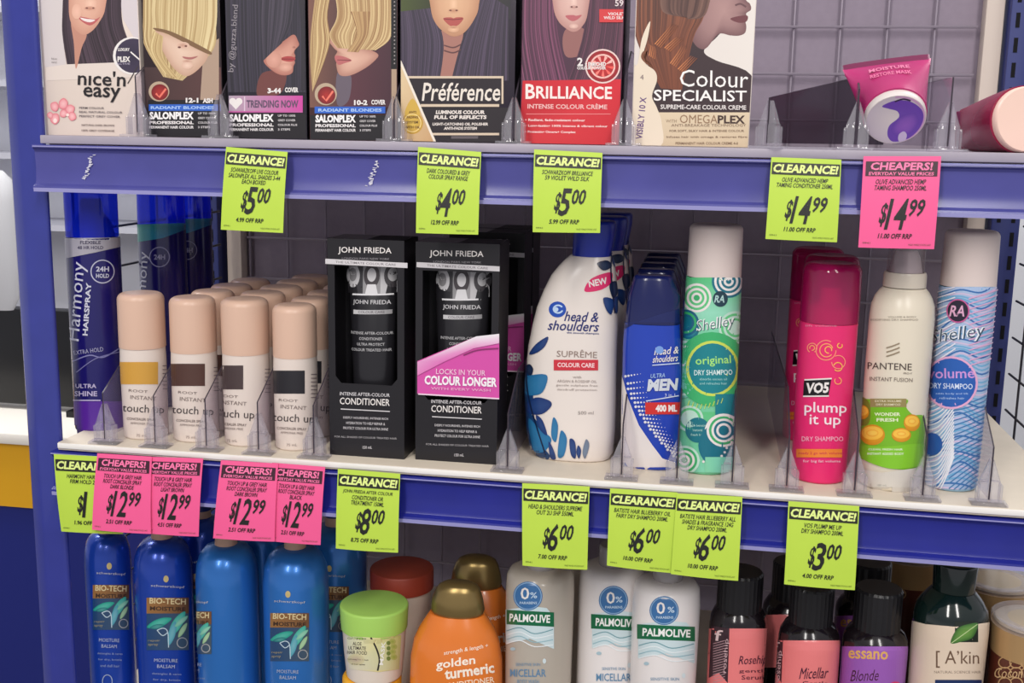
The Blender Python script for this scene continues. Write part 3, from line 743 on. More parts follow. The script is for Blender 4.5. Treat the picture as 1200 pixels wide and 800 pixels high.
A.build('front_print', t)
# ================================================================== TUBES ON THE UPPER SHELF
def lying_tube(label, capc, r, crimp_a, crimp_b, mbody, mcap, axis_tilt):
    """capc: centre of the round cap (world); crimp_a/b: ends of the flat seam (world)"""
    t = thing('cream_tube', label, 'tube', (capc.x, capc.y, ZT))
    o = t.location.copy(); c = capc - o; a = crimp_a - o; b = crimp_b - o
    mid = (a + b) / 2; ax = (mid - c).normalized(); hx = (b - a).normalized(); hx = (hx - ax * hx.dot(ax)).normalized(); vy = hx.cross(ax)
    wid = (b - a).length / 2; N = 40; bm = bmesh.new(); rings = []
    def ringat(cc, rx, ry): return [bm.verts.new(cc + hx * math.cos(2 * math.pi * k / N) * rx + vy * math.sin(2 * math.pi * k / N) * ry) for k in range(N)]
    L = (mid - c).length
    for i in range(13):
        u = i / 12; cc = c + ax * (.0065 + (L - .0065) * u)
        rings.append(ringat(cc, r * 1.04 + (wid - r) * u ** 1.3, r * 1.04 * (1 - u ** 1.5) + .0006))
    for i in range(12):
        for k in range(N): bm.faces.new((rings[i][k], rings[i][(k + 1) % N], rings[i + 1][(k + 1) % N], rings[i + 1][k]))
    bm.faces.new(rings[0][::-1]); bm.faces.new(rings[-1]); finish(bm, 'body', mbody, t)
    bm = bmesh.new(); r0 = ringat(c + ax * (L - .010), wid * .985, .0022); r1 = ringat(c + ax * (L + .006), wid * 1.01, .0011)
    for k in range(N): bm.faces.new((r0[k], r0[(k + 1) % N], r1[(k + 1) % N], r1[k]))
    bm.faces.new(r0); bm.faces.new(r1); finish(bm, 'crimp_seal', mat('dark_magenta_seal', (112, 22, 70), .3), t)
    bm = bmesh.new(); rs = []
    for dd, q in ((.007, 1.0), (.003, 1.0), (.0008, .985), (0, .96)): rs.append(ringat(c + ax * dd, r * q, r * q))
    for i in range(3):
        for k in range(N): bm.faces.new((rs[i][k], rs[i][(k + 1) % N], rs[i + 1][(k + 1) % N], rs[i + 1][k]))
    bm.faces.new(rs[0]); bm.faces.new(rs[-1]); finish(bm, 'cap', mcap, t)
    return t, c, ax, hx, vy
MAG = mat('magenta_tube_film', (186, 40, 110), .25)
cp = atY(1050, 133, .018); r1 = .0224; cp.z = ZT + r1 * 1.02
t, c, ax, hx, vy = lying_tube('short pink tube with a white and purple round cap facing out, upper shelf', cp, r1, atY(989, 84, .080), atY(1089, 66, .080), MAG, mat('white_tube_cap', (222, 212, 208), .35), 0)
def capmap(x, y, off): return c + hx * x - vy * y * (1 if vy.z > 0 else -1) * 1.0 - ax * off + ax * 0.0
A = Art(lambda x, y, off: c + hx * x + Vector((0, 0, 1)).cross(hx).cross(hx).normalized() * y * (1 if True else 0) - ax * off, 0, 0)
up = vy if vy.z > 0 else -vy
A.map = lambda x, y, off: c + hx * x - up * y - ax * off
s_ = r1 / 100
A.crop(0, 0, 1 / s_)
A.ell(0, 0, 94, 94, (226, 216, 214), (206, 194, 204)).ring(0, 0, 94, 94, 7, (206, 160, 200), -90, 80)
A.poly([(-42, -62), (0, -78), (48, -66), (82, -30), (88, 12), (70, 55), (36, 84), (-8, 88), (-26, 60), (-20, 20), (10, -8), (6, -34), (-20, -48)], (110, 70, 176), True)
A.blob([(10, -8), (60, -20), (74, 20), (50, 60), (10, 70), (-14, 40)], (146, 92, 190), (104, 66, 172)).poly([(10, 62), (26, 50), (36, 66), (30, 88), (10, 88)], (206, 190, 220), True)
A.line([(-2, -74), (24, -80), (48, -70)], 6, (60, 46, 76)); A.build('cap_print', t, INKG)
A = Art(lambda x, y, off: c + ax * (.050 - y * .05) + hx * x * .03 + up * (r1 * .97 * (1 - max(0, ((.050 - y * .05) - .0065) / ((atY(1040, 76, .085) - cp).length - .0065)) ** 1.5) * math.sqrt(max(0, 1 - (x * .03 / .036) ** 2)) + .0012 + off), .1, .08)
A.text('MOISTURE', 0, -.02, 1.0, .18, (238, 130, 170), .02).text('RESTORE MASK', 0, .26, 1.0, .16, (236, 120, 164), .02)
A.build('name_print', t, INKG)
cp2 = atY(1204, 143, .03); r2 = .0245; cp2.z = ZT + r2 * 1.02
t2, c2, ax2, hx2, vy2 = lying_tube('dark magenta tube lying with a peach round cap at the right edge, upper shelf', cp2, r2, atY(1123, 174, .13), atY(1126, 130, .13), mat('dark_magenta_film', (140, 22, 62), .25), mat('peach_tube_cap', (240, 206, 190), .35), 0)
# ================================================================== TALL BLUE HAIRSPRAY CANS
M_navy = mat('navy_can', (26, 20, 98), .22, coat=.3)
M_bluecap = clear('cobalt_clear_cap', (110, 135, 255), .04, .08, .40, (20, 52, 250))
V = Vessel('hairspray_can', 'tall violet blue hairspray can with a slanted silver band, beside the blue post', 'spray can', ZM, base=(120, 505), half=32, group=None)
V.part('body', M_navy, V.rows([(277, 77, 142), (300, 78, 143), (500, 89, 152)]), rb=.002)
sec = V.rows([(205, 76, 140), (276, 78, 141)]); V.part('cap', M_bluecap, sec, rt=.004)
bm = bmesh.new(); zc_ = sec[1][0]; loft(bm, [(zc_, 0, .020, .020), (zc_ + .012, 0, .017, .017), (zc_ + .022, 0, .010, .010), (zc_ + .034, 0, .009, .009)], 2, 24)
finish(bm, 'nozzle', mat('nozzle_navy', (30, 36, 120), .4), V.root)
A = V.art(5, 14); A.poly([(70, 279), (150, 278), (150, 287), (110, 296), (70, 304)], (176, 172, 182))
A.lines(['FLEXIBLE', '48 HR HOLD'], 106, 284, 6, 30, 4, (70, 66, 90), .03)
A.text('Harmony', 91, 353, 92, 19, (206, 206, 222), .0, -86, .12).text('HAIRSPRAY', 102, 362, 62, 6, (206, 206, 222), .03, -86)
A.ring(120, 318, 14, 14, 1.3, (190, 190, 214)).text('24H', 120, 315, 15, 6, (200, 200, 220), .03).text('HOLD', 120, 323, 15, 5, (200, 200, 220), .03)
A.line([(86, 423), (105, 416), (122, 418), (148, 402)], 1.4, (130, 128, 180)).line([(90, 436), (112, 420), (140, 412)], 1, (120, 118, 170)).text('EXTRA HOLD', 104, 411, 34, 5, (170, 168, 200), .0, -8)
A.text('ULTRA', 101, 452, 24, 5, (190, 180, 214), .02).text('SHINE', 101, 461, 26, 6, (190, 180, 214), .02).rect(86, 468, 118, 469.5, (180, 170, 210))
A.poly([(87, 470), (160, 470), (160, 510), (87, 510)], (84, 36, 148)); A.build('print', V.root, INKG)
p0 = V.root.location.copy()
hs = V.root
# teal banded ones behind
V = Vessel('hairspray_can', 'navy hairspray can with a teal band behind the violet one', 'spray can', ZM, yfront=p0.y + .078, cx=(189, 250), half=28)
V.root.location = V.root.location
V.part('body', M_navy, V.rows([(263, 160, 217), (300, 160, 217), (480, 168, 224)]), rb=.002); V.part('cap', M_bluecap, V.rows([(205, 160, 216), (262, 160, 217)]), rt=.004)
A = V.art(5, 14); A.poly([(158, 263), (220, 261), (220, 268), (190, 279), (158, 284)], (40, 140, 160), cols=[(60, 160, 140), (40, 120, 180), (30, 90, 150), (40, 140, 180), (60, 160, 140)])
A.text('Harmony', 168, 335, 80, 14, (206, 206, 222), .0, -87, .12).ring(187, 301, 12, 12, 1.2, (150, 150, 190)).text('24H', 187, 301, 13, 6, (160, 160, 196), .03)
A.build('print', V.root, INKG)
copy_tree(V.root, V.root.location + Vector((-.004, .068, 0)), 'navy hairspray can deepest in shade, last behind the teal banded can')
# ================================================================== ROOT TOUCH-UP CANS
M_nude = mat('nude_pink_cap', (218, 182, 160), .34)
M_white = mat('ivory_can', (226, 212, 202), .35)
def touch(label, base, half, cap, body, sq, col, txtx):
    V = Vessel('touch_up_can', label, 'spray can', ZM, base=base, half=half, group='root touch-up cans with nude caps')
    b = V.rows(body); b[-1][0] = 0; V.part('body', M_white, b, rb=.002)
    V.part('cap', M_nude, V.rows(cap), rt=.0062)
    A = V.art(4, 14)
    A.rect(sq[0], sq[1], sq[2], sq[3], col, mixc(col, (255, 255, 255), .06)).text('ROOT', txtx - 4, sq[3] + 8, 22, 3, (120, 104, 100), .0, 4)
    A.text('INSTANT', txtx + 2, sq[3] + 16, 30, 4.5, (120, 104, 100), .0, 4).text('touch up', txtx + 2, sq[3] + 30, 48, 12, (52, 44, 46), .0, 3)
    A.text('CONCEALER SPRAY', txtx, sq[3] + 41, 34, 3, (120, 104, 100), .01, 3).text('AMMONIA FREE', txtx, sq[3] + 46, 26, 2.6, (130, 114, 110), .0, 3).text('75 mL', txtx, sq[3] + 60, 12, 3, (150, 134, 130))
    xr = max(c_[2] for c_ in body)
    for k in range(7): A.rect(xr - 9, sq[1] + 4 + k * 4.5, xr - 2, sq[1] + 4.8 + k * 4.5, (120, 104, 108))
    A.build('print', V.root); return V
T1 = touch('nude capped touch-up can with a gold square, left end', (172, 516), 28, [(342, 142, 198), (405, 142, 198)], [(405, 143, 197), (422, 143, 198), (512, 146, 199)], (136, 424, 185, 450), (206, 152, 56), 166)
T2 = touch('nude capped touch-up can with a brown square', (231, 519), 28, [(347, 202, 257), (410, 203, 258)], [(410, 203.5, 257.5), (425, 203, 258), (515, 204, 259)], (196, 426, 240, 452), (74, 44, 36), 224)
T3 = touch('nude capped touch-up can with a narrow dark brown square', (291, 524), 28, [(349, 262, 319), (412, 263, 319)], [(412, 263.5, 318.5), (428, 263, 319), (520, 264, 318)], (256, 428, 285, 456), (62, 46, 46), 272)
T4 = touch('nude capped touch-up can with a black square, beside the first black box', (348, 529), 26, [(356, 321, 373), (416, 321, 373)], [(416, 321.5, 372.5), (432, 321, 373), (526, 323, 373)], (314, 434, 357, 461), (24, 22, 28), 342)
for V, n, nm in ((T2, 4, 'brown square'), (T3, 5, 'dark brown square'), (T4, 4, 'black square')):
    for k in range(1, n):
        p = V.root.location + Vector((random.uniform(-.001, .001), .0425 * k, 0))
        copy_tree(V.root, p, '%s nude capped can behind the %s can' % (('second', 'third', 'fourth', 'fifth')[k - 1], nm))
# ================================================================== BLACK CONDITIONER BOXES
M_jf = mat('black_carton', (30, 28, 32), .35); M_jfin = mat('black_carton_inside', (14, 13, 15), .6)
M_tubeb = mat('black_tube_film', (34, 33, 37), .28)
def jf_box(label, tl, tr, bl, br, cut, sticker, art, Dp=.044):
    f = atZ(*bl, 0.0); g = atZ(*br, 0.0); yf = max(.012, (f.y + g.y) / 2)
    a, b = atY(*bl, yf), atY(*br, yf); zt_ = (atY(*tl, yf).z + atY(*tr, yf).z) / 2
    W = b.x - a.x; H = zt_
    t = thing('conditioner_box', label, 'box', ((a.x + b.x) / 2, yf, 0)); o = t.location.copy()
    z1 = atY((tl[0] + tr[0]) / 2, cut[0], yf).z; z0 = atY((bl[0] + br[0]) / 2, cut[1], yf).z
    bm = bmesh.new(); th = .0008; fx = W / 2 - .006
    box(bm, -W / 2, W / 2, Dp - th, Dp, 0, H); box(bm, -W / 2, -W / 2 + th, 0, Dp, 0, H); box(bm, W / 2 - th, W / 2, 0, Dp, 0, H)
    box(bm, -W / 2, W / 2, 0, Dp, 0, th); box(bm, -W / 2, W / 2, 0, Dp, H - th, H)
    finish(bm, 'carton', M_jf, t)
    # front face with a window cut out, lower corners sloped
    bm = bmesh.new()
    for pts in ([(-W / 2, z1), (W / 2, z1), (W / 2, H), (-W / 2, H)], [(-W / 2, z0 + .006), (-fx, z0 + .006), (-fx, z1), (-W / 2, z1)], [(fx, z0 + .006), (W / 2, z0 + .006), (W / 2, z1), (fx, z1)],
                [(-W / 2, 0), (W / 2, 0), (W / 2, z0 + .006), (fx, z0 + .006), (fx - .005, z0), (-fx + .005, z0), (-fx, z0 + .006), (-W / 2, z0 + .006)]):
        A_ = [bm.verts.new((x, 0, z)) for x, z in pts]; B_2 = [bm.verts.new((x, -th, z)) for x, z in pts]; n = len(pts)
        for i in range(n): bm.faces.new((A_[i], A_[(i + 1) % n], B_2[(i + 1) % n], B_2[i]))
        bm.faces.new(A_); bm.faces.new(B_2[::-1])
    finish(bm, 'window_front', M_jf, t, smooth=False)
    bm = bmesh.new()
    vs = [bm.verts.new(p) for p in ((W / 2, .002, H), (W / 2, .012, H), (W / 2 + .004, .012, H + .004), (W / 2 + .004, .004, H + .003))]; bm.faces.new(vs); bmesh.ops.solidify(bm, geom=bm.faces[:], thickness=.0005)
    finish(bm, 'corner_flap', M_jf, t)
    mp = lambda px, py, off: atY(px, py, yf - th - off) - o
    A = Art(mp, 0, 0, None); art(A); A.build('print', t)
    if sticker:
        bm = bmesh.new(); P = [atY(x, y, yf - th - .0012) - o for x, y in sticker]
        vs = [bm.verts.new(p) for p in P]; bm.faces.new(vs); bmesh.ops.solidify(bm, geom=bm.faces[:], thickness=.0005)
        st = finish(bm, 'sleeve', mat('pink_sleeve', (214, 82, 168), .3), t, smooth=False); st['label'] = 'pink cardboard sleeve'
        A = Art(lambda px, py, off: atY(px, py, yf - th - .0019 - off) - o, 0, 0, clip_quad(sticker) if False else None)
        A.poly([(489, 440), (489, 424), (520, 411), (558, 394), (585, 391), (585, 402), (555, 408), (520, 424)], (232, 216, 226), cols=[(226, 130, 190), (230, 160, 206), (234, 200, 222), (240, 236, 240), (240, 236, 238), (232, 180, 214), (228, 140, 196), (222, 110, 184)])
        A.line([(543, 416), (560, 409), (585, 407)], 1.6, (130, 40, 100)).rect(490, 463.5, 584, 466.5, (236, 196, 220)) if False else A.line([(543, 416), (560, 410), (584, 408)], 1.4, (140, 44, 106))
        A.text('LOCKS IN YOUR', 540, 436, 58, 6.5, (246, 200, 226), .01, 2).text('COLOUR LONGER', 540, 446.5, 85, 11, (248, 240, 246), .04, 2).text('WITH EVERY WASH', 540, 456, 70, 3, (240, 180, 216), .01, 2)
        A.line([(490, 461.5), (585, 467)], 1.6, (240, 214, 230)); A.build('sleeve_print', t)
    # tube standing inside
    tb = thing('conditioner_tube', 'black conditioner tube standing inside the %s' % ('black box with the pink sleeve' if sticker else 'black box with the open window'), 'tube', (o.x, yf + .024, .0012))
    zt2 = z1 - .0002
    bm = bmesh.new(); wd = W / 2 - .0115
    loft(bm, [(.03, 0, wd * .80, .016), (.06, 0, wd * .84, .0165), (zt2 - .02, 0, wd * 1.0, .012), (zt2 + .002, 0, wd * 1.03, .0030)], 2.3, 36); finish(bm, 'body', M_tubeb, tb)
    bm = bmesh.new(); loft(bm, [(0, 0, wd * .8, .0155), (.002, 0, wd * .82, .016), (.029, 0, wd * .82, .016), (.0305, 0, wd * .78, .0155)], 2.3, 36); finish(bm, 'cap', M_tubeb, tb)
    return t, tb, yf, o
def jfart(x0, x1, y0, sc, ycut, low):
    """wording of the carton; (x0,y0)-(x1) is the header's row in the photo"""
    w = x1 - x0; cx = (x0 + x1) / 2
    def f(A):
        A.text('JOHN FRIEDA', cx - 1, y0 + 13, w * .62, 9, WHT, .01, 1).text('LONDON PARIS NEW YORK', cx, y0 + 22, w * .55, 2.4, (150, 146, 150), .0, 1)
        A.poly([(x0 + 3.2, y0 + 22), (x1 - 1.5, y0 + 27), (x1 - 1.5, y0 + 33), (x0 + 3.2, y0 + 28)], (214, 210, 212)).text('THE ULTIMATE COLOUR CARE', cx, y0 + 27.5, w * .7, 2.6, (120, 114, 118), .01, 2.8)
        A.text('INTENSE AFTER-COLOUR', cx - 1, low, w * .58, 4, (214, 210, 212), .01, 2).text('CONDITIONER', cx - 1, low + 8.5, w * .58, 8, WHT, .01, 2).line([(cx - w * .29, low + 17), (cx + w * .28, low + 20)], 1.1, (214, 210, 212))
        A.lines(['DEEPLY NOURISHES, INTENSE RICH', 'HYDRATION TO HELP REPAIR &', 'PROTECT COLOUR FOR ULTRA SHINE'], cx, low + 28, 6, w * .52, 3, (206, 202, 204), .01, rot=2)
        A.text('FOR ALL SHADES OF COLOUR TREATED HAIR', cx, low + 50.5, w * .72, 2.2, (180, 176, 178), .0, 2).text('150 mL', cx + 2, low + 62, 11, 3.4, (206, 202, 204), .01)
    return f
def tubeart(tb, yf, cx, y0, w):
    o = tb.location.copy()
    yy = yf + .0065
    def mp(px, py, off):
        p = atY(px, py, yy) - o
        d = .0155 if p.z < .07 else .0155 - (p.z - .07) * .06
        wd = w / 2 / F * .8 * 1.18
        u = min(.98, abs(p.x / wd)); s = d * (1 - u ** 2.3) ** (1 / 2.3)
        p.y = -s - .0006 - off; return p
    A = Art(mp, 5, 12)
    x0 = cx - w / 2
    for i, (hx_, hc) in enumerate(((.12, (206, 204, 206)), (.5, (66, 60, 64)), (.88, (72, 68, 72)))):
        c = x0 + w * hx_
        A.rect(x0 + w * (i / 3.), y0, x0 + w * ((i + 1) / 3.), y0 + 33, ((58, 56, 60), (150, 148, 150), (196, 194, 196))[i])
        A.ell(c, y0 + 12, w * .15, 14, hc).ell(c, y0 + 11, w * .085, 8, ((140, 138, 140), (214, 212, 214), (204, 202, 204))[i])
        A.poly([(c - w * .12, y0 + 33), (c - w * .08, y0 + 22), (c + w * .08, y0 + 22), (c + w * .12, y0 + 33)], ((34, 32, 36), (222, 220, 222), (40, 38, 42))[i])
    A.rect(x0 + w * .12, y0 + 33, x0 + w * .9, y0 + 35, (226, 224, 226)).text('JOHN FRIEDA', cx, y0 + 43.5, w * .72, 6.5, (206, 204, 206), .01, 1)
    A.rect(x0 + w * .15, y0 + 52, x0 + w * .88, y0 + 57, (206, 204, 206), (150, 148, 150)).text('COLOUR CARE', cx, y0 + 54.5, w * .5, 3, (110, 106, 110), .02)
    A.lines(['INTENSE AFTER-COLOUR', 'CONDITIONER', 'ULTRA PROTECT', 'COLOUR TREATED HAIR'], cx, y0 + 79, 6.5, w * .8, 3.2, (190, 188, 190), .01, rot=1)
    A.build('print', tb)
b1, tb1, yf1, o1 = jf_box('black conditioner box with an open window, left of the pink sleeved one', (377, 279), (479, 282), (387, 532), (474, 538), (312, 450), None, jfart(378, 479, 281, 1, 0, 462))
tubeart(tb1, yf1, 433, 312, 62)
b2, tb2, yf2, o2 = jf_box('black conditioner box with a pink sleeve across its front', (484, 284), (587, 285), (487, 538), (582, 544), (318, 470), [(489, 423), (520, 410), (558, 394), (585, 391), (585, 467), (489, 461)], jfart(485, 587, 285, 1, 0, 471))
tubeart(tb2, yf2, 539, 318, 62)
for k, lab in ((1, 'black conditioner box deep in shade behind the pink sleeved one'), (2, 'rearmost black conditioner box behind the pink sleeved one')):
    copy_tree(b2, b2.location + Vector((.002, .062 + .05 * k, 0)), lab)
# ================================================================== WHITE SHAMPOO BOTTLES
M_hs = mat('white_bottle', (232, 222, 214), .25); M_hscap = mat('royal_blue_cap', (30, 48, 160), .3)
V = Vessel('shampoo_bottle', 'large white shampoo bottle with dark blue leaves and a blue cap', 'bottle', ZM, base=(678, 541), half=52, depth=.5, face=.0, group=None)
rows = [(299, 669, 717), (304, 663, 719), (312, 655, 721), (322, 647, 722), (340, 638, 724), (360, 630, 724), (380, 625, 724), (405, 620, 723), (432, 617, 722.5), (463, 616, 722), (502, 618, 721), (525, 622, 719), (536, 627, 716)]
sc_ = V.rows(rows, False)
for q in sc_:
    q[3] = min(.024, q[2] * .5 + .006)
sc_[-1][0] = 0
V.part('body', M_hs, sc_, n=2.5, N=48, rb=.003)
c_ = V.rows([(258, 680, 722), (274, 672, 721), (299, 671, 716)], False)
for q in c_: q[3] = .016
V.part('cap', M_hscap, c_, n=2.2, rt=.003)
A = V.art(6, 12); A.crop(590, 250, 2.58)
NB = (24, 50, 110); TB = (34, 110, 160); DKB = (18, 30, 62)
A.poly([(245, 235), (262, 200), (300, 182), (328, 180), (322, 212), (290, 232)], (220, 40, 104), True).text('NEW', 285, 208, 56, 20, WHT, .03, -12)
A.ell(164, 290, 26, 24, (26, 76, 176)).ring(166, 289, 16, 14, 5, (190, 214, 240), 20, 330).ell(160, 290, 7, 7, (190, 214, 240))
A.text('head &', 238, 312, 100, 30, (28, 40, 110), .01, 2, .25).text('shoulders', 213, 340, 150, 30, (28, 40, 110), .01, 2, .25).text('the smooth shampoo', 240, 362, 96, 7, (60, 70, 130), .02, 2)
A.text('SUPRÊME', 222, 423, 120, 24, (150, 130, 120), .0, 2).rect(153, 442, 285, 474, (206, 48, 62)).text('COLOUR CARE', 219, 458, 110, 14, (246, 214, 214), .03, 1)
A.lines(['with', 'ARGAN & ROSEHIP OIL', 'gentle sulphate free', 'dandruff protection'], 222, 494, 13, 124, 8, (160, 146, 140), .0, rot=1).text('500 ml', 248, 602, 46, 10, (150, 140, 136), .0)
LEAF = [([(80, 425), (100, 395), (136, 372), (128, 400), (104, 420)], NB), ([(62, 500), (90, 488), (134, 490), (120, 540), (84, 550), (66, 540)], TB), ([(66, 470), (80, 455), (92, 470), (84, 490)], DKB),
        ([(66, 580), (100, 556), (140, 565), (146, 582), (118, 606), (80, 604)], NB), ([(78, 620), (110, 650), (146, 680), (130, 715), (100, 722), (86, 690)], TB), ([(100, 610), (120, 625), (134, 670), (112, 652)], NB),
        ([(152, 616), (166, 640), (160, 690), (146, 670)], TB), ([(176, 655), (192, 680), (184, 730), (166, 735), (168, 690)], TB), ([(200, 682), (216, 690), (218, 738), (204, 728)], NB), ([(248, 682), (258, 700), (246, 740), (238, 720)], (110, 120, 140)), ([(225, 700), (234, 716), (228, 740), (220, 722)], NB), ([(138, 690), (150, 706), (160, 740), (144, 738)], NB),
        ([(282, 150), (312, 142), (325, 160), (300, 172)], DKB), ([(300, 255), (330, 262), (324, 304), (308, 290)], NB), ([(318, 215), (338, 205), (342, 240), (328, 255)], DKB), ([(322, 118), (338, 130), (340, 165), (328, 150)], NB), ([(330, 262), (344, 250), (344, 290), (336, 300)], NB)]
A.poly([(60, 480), (84, 500), (92, 560), (84, 600), (110, 640), (120, 700), (140, 740), (60, 760)], (22, 62, 110), True)
for pts, c in LEAF:
    A.blob(pts, mixc(c, (120, 170, 200), .18), c)
A.line([(330, 110), (322, 170), (334, 300)], 4, DKB).line([(70, 440), (80, 560), (130, 730)], 4, DKB)
A.build('print', V.root, INKG); hsr = V.root
for k, lab in ((1, 'white leaf patterned shampoo bottle second in its row'), (2, 'white leaf patterned shampoo bottle last in its row')): copy_tree(hsr, hsr.location + Vector((.006, .056 * k, 0)), lab)
# ================================================================== BLUE SHAMPOO BOTTLES
M_men = mat('deep_blue_bottle', (26, 62, 176), .2, coat=.3); M_mencap = mat('midnight_cap', (22, 30, 84), .2, coat=.2)
V = Vessel('shampoo_bottle', 'blue and white shampoo bottle with a dotted white corner beside the green can', 'bottle', ZM, base=(762, 552), half=34, depth=.62, face=-.05)
sc_ = V.rows([(378, 732, 797), (400, 730, 798), (440, 729, 799), (490, 728, 798), (530, 728, 795), (548, 730, 793)], False)
sc_[-1][0] = 0
V.part('body', M_men, sc_, n=2.4, N=44, rb=.003)
V.part('cap', M_mencap, V.rows([(322, 742, 790), (326, 739, 794), (345, 736, 797), (377.5, 732.5, 797)], False), n=2.4, N=44, rt=.004)
A = V.art(5, 10); A.crop(590, 250, 2.58)
A.poly([(362, 352), (410, 326), (470, 305), (535, 288), (535, 330), (362, 330)], (24, 34, 92))
A.poly([(350, 470), (362, 500), (378, 560), (410, 640), (450, 700), (480, 740), (540, 760), (560, 840), (330, 840)], (228, 220, 216))
for i in range(22):
    u = i / 21; x, y = 364 + 150 * u ** 1.25, 490 + 250 * u ** .8
    for j in range(6):
        A.ell(x + 6 + j * 9 + (i % 2) * 4, y + 2 - j * 1.5 + j * 5 * u, 4.2 * (1 - j * .15), 4.2 * (1 - j * .15), (224, 224, 230), n=8)
A.text('head &', 492, 414, 70, 22, WHT, .01, -4, .25).text('shoulders', 488, 438, 72, 20, WHT, .01, -4, .25).line([(450, 458), (528, 452)], 3, (200, 214, 240)).ell(470, 412, 12, 12, (120, 160, 224))
A.text('ULTRA', 466, 489, 42, 13, (150, 180, 226), .02, -4, .2).text('MEN', 480, 517, 86, 36, (206, 212, 222), .05, -2, .15).line([(432, 566), (526, 550)], 3, (210, 218, 236)).rect(430, 570, 530, 606, (206, 44, 40)).text('400 ML', 490, 588, 62, 22, WHT, .05).text('3 in 1', 500, 548, 30, 9, (200, 210, 236))
A.build('print', V.root, INKG); mr = V.root
for k, lab in ((1, 'second'), (2, 'third'), (3, 'fourth'), (4, 'fifth')): copy_tree(mr, mr.location + Vector((0, .048 * k, 0)), lab + ' blue shampoo bottle in the row behind the dotted one')
# ================================================================== PATTERNED DRY SHAMPOO CANS
M_ivcap = mat('ivory_cap', (220, 204, 198), .4)
V = Vessel('dry_shampoo_can', 'green dry shampoo can patterned with circles, ivory cap', 'spray can', ZM, base=(825, 557), half=32)
b = V.rows([(324, 801, 866), (440, 797, 862), (552, 793, 857)]); b[-1][0] = 0
V.part('body', mat('green_can', (120, 206, 160), .25), b, rb=.003); V.part('cap', M_ivcap, V.rows([(262, 805, 868), (323, 803, 867)]), rt=.0045)
A = V.art(5, 12, clip_rect(700, 325, 900, 553)); A.crop(590, 250, 2.58)
G1, G2, TL, MINT, LIME = (60, 176, 108), (96, 200, 130), (22, 112, 132), (190, 226, 208), (206, 222, 90)
A.rect(500, 190, 740, 300, (80, 190, 120), (150, 220, 190), True).rect(500, 300, 740, 420, (150, 220, 190), (90, 196, 140), True).rect(500, 600, 740, 800, (96, 196, 130), (130, 210, 180), True)
def conc(x, y, r, cols, w=7):
    for i, c in enumerate(cols):
        if r - i * w > 1: A.ell(x, y, r - i * w, r - i * w, c)
conc(585, 255, 44, [WHT, G2, WHT, G2, WHT, G1]); conc(680, 205, 50, [TL, WHT, TL, WHT, TL, WHT, TL]); conc(562, 350, 30, [TL, (40, 130, 150), TL, MINT, TL]); conc(552, 330, 40, [(30, 100, 130), G1, (30, 100, 130), TL])
conc(700, 345, 50, [MINT, G2, MINT, G2, MINT]); conc(545, 430, 46, [MINT, G2, WHT, G2]); conc(540, 500, 58, [(120, 196, 170), MINT, (120, 196, 170)])
A.ell(630, 470, 108, 112, G1); A.ell(632, 468, 78, 84, LIME).ell(632, 468, 70, 76, (20, 130, 140))
A.ell(655, 258, 22, 24, (28, 60, 74)).text('RA', 654, 258, 30, 22, (180, 214, 210), .02, 0, .2)
A.text('Shelley', 640, 335, 112, 44, (240, 244, 242), .02, -10, .25).text('Shelley', 642, 337, 112, 44, (60, 90, 100), -.012, -10, .25)
A.text('original', 634, 446, 104, 32, (170, 232, 120), .01, -3).text('DRY SHAMPOO', 634, 480, 112, 16, (220, 240, 236), .01, -1).lines(['absorbs excess oil', 'and refreshes hair'], 634, 500, 13, 80, 7, (170, 220, 214), .0)
conc(565, 620, 40, [MINT, G2, MINT]); A.ell(588, 654, 36, 38, (26, 116, 130)).lines(['with keratin', 'instant', 'fresh hair'], 588, 640, 14, 48, 7, MINT, .0)
A.rect(640, 545, 740, 625, (22, 128, 140)); conc(664, 660, 56, [WHT, TL, WHT, TL, WHT, TL, WHT, TL]); conc(660, 700, 70, [TL, TL]); conc(664, 655, 50, [WHT, G1, WHT, TL, WHT, TL])
for k in range(10): A.ell(615 + 60 * math.cos(.3 + k * .24) , 690 + 60 * math.sin(.3 + k * .24), 4, 4, WHT, n=8)
conc(550, 745, 44, [MINT, G1, WHT, G1, WHT, G1]); A.rect(610, 735, 740, 800, (130, 210, 170), (120, 220, 210))
for k in range(9): A.line([(565 + k * 12, 565 + 10 * math.sin(k * .5)), (560 + k * 12, 580 + 10 * math.sin(k * .5))], 2, LIME)
A.build('print', V.root, INKG)
# blue wavy
V = Vessel('dry_shampoo_can', 'blue and lilac wavy lined dry shampoo can, ivory cap, right end', 'spray can', ZM, base=(1112, 577), half=32)
b = V.rows([(335, 1094, 1162), (440, 1089, 1156), (572, 1083, 1141)]); b[-1][0] = 0; b[-1][2] = b[0][2] * .95; b[-1][3] = b[-1][2]
V.part('body', mat('pale_blue_can', (150, 190, 216), .25), b, rb=.003); V.part('cap', M_ivcap, V.rows([(269, 1103, 1169), (334, 1096, 1163)]), rt=.005)
A = V.art(5, 12, clip_rect(1000, 336, 1200, 573))
A.rect(1075, 330, 1175, 580, (168, 190, 222))
LIL, PNK, SKY, DB = (206, 190, 220), (222, 160, 200), (112, 172, 212), (54, 110, 176)
for k in range(56):
    yb = 326 + k * 4.8
    c = (LIL, SKY, PNK, DB)[k % 4] if k % 2 else (LIL, SKY)[k // 2 % 2]
    A.line([(1075, yb + 14), (1100, yb + 2 + 6 * math.sin(k * .7)), (1125, yb - 6 + 5 * math.sin(k * .5)), (1150, yb + 2), (1172, yb - 12)], 1.9, c)
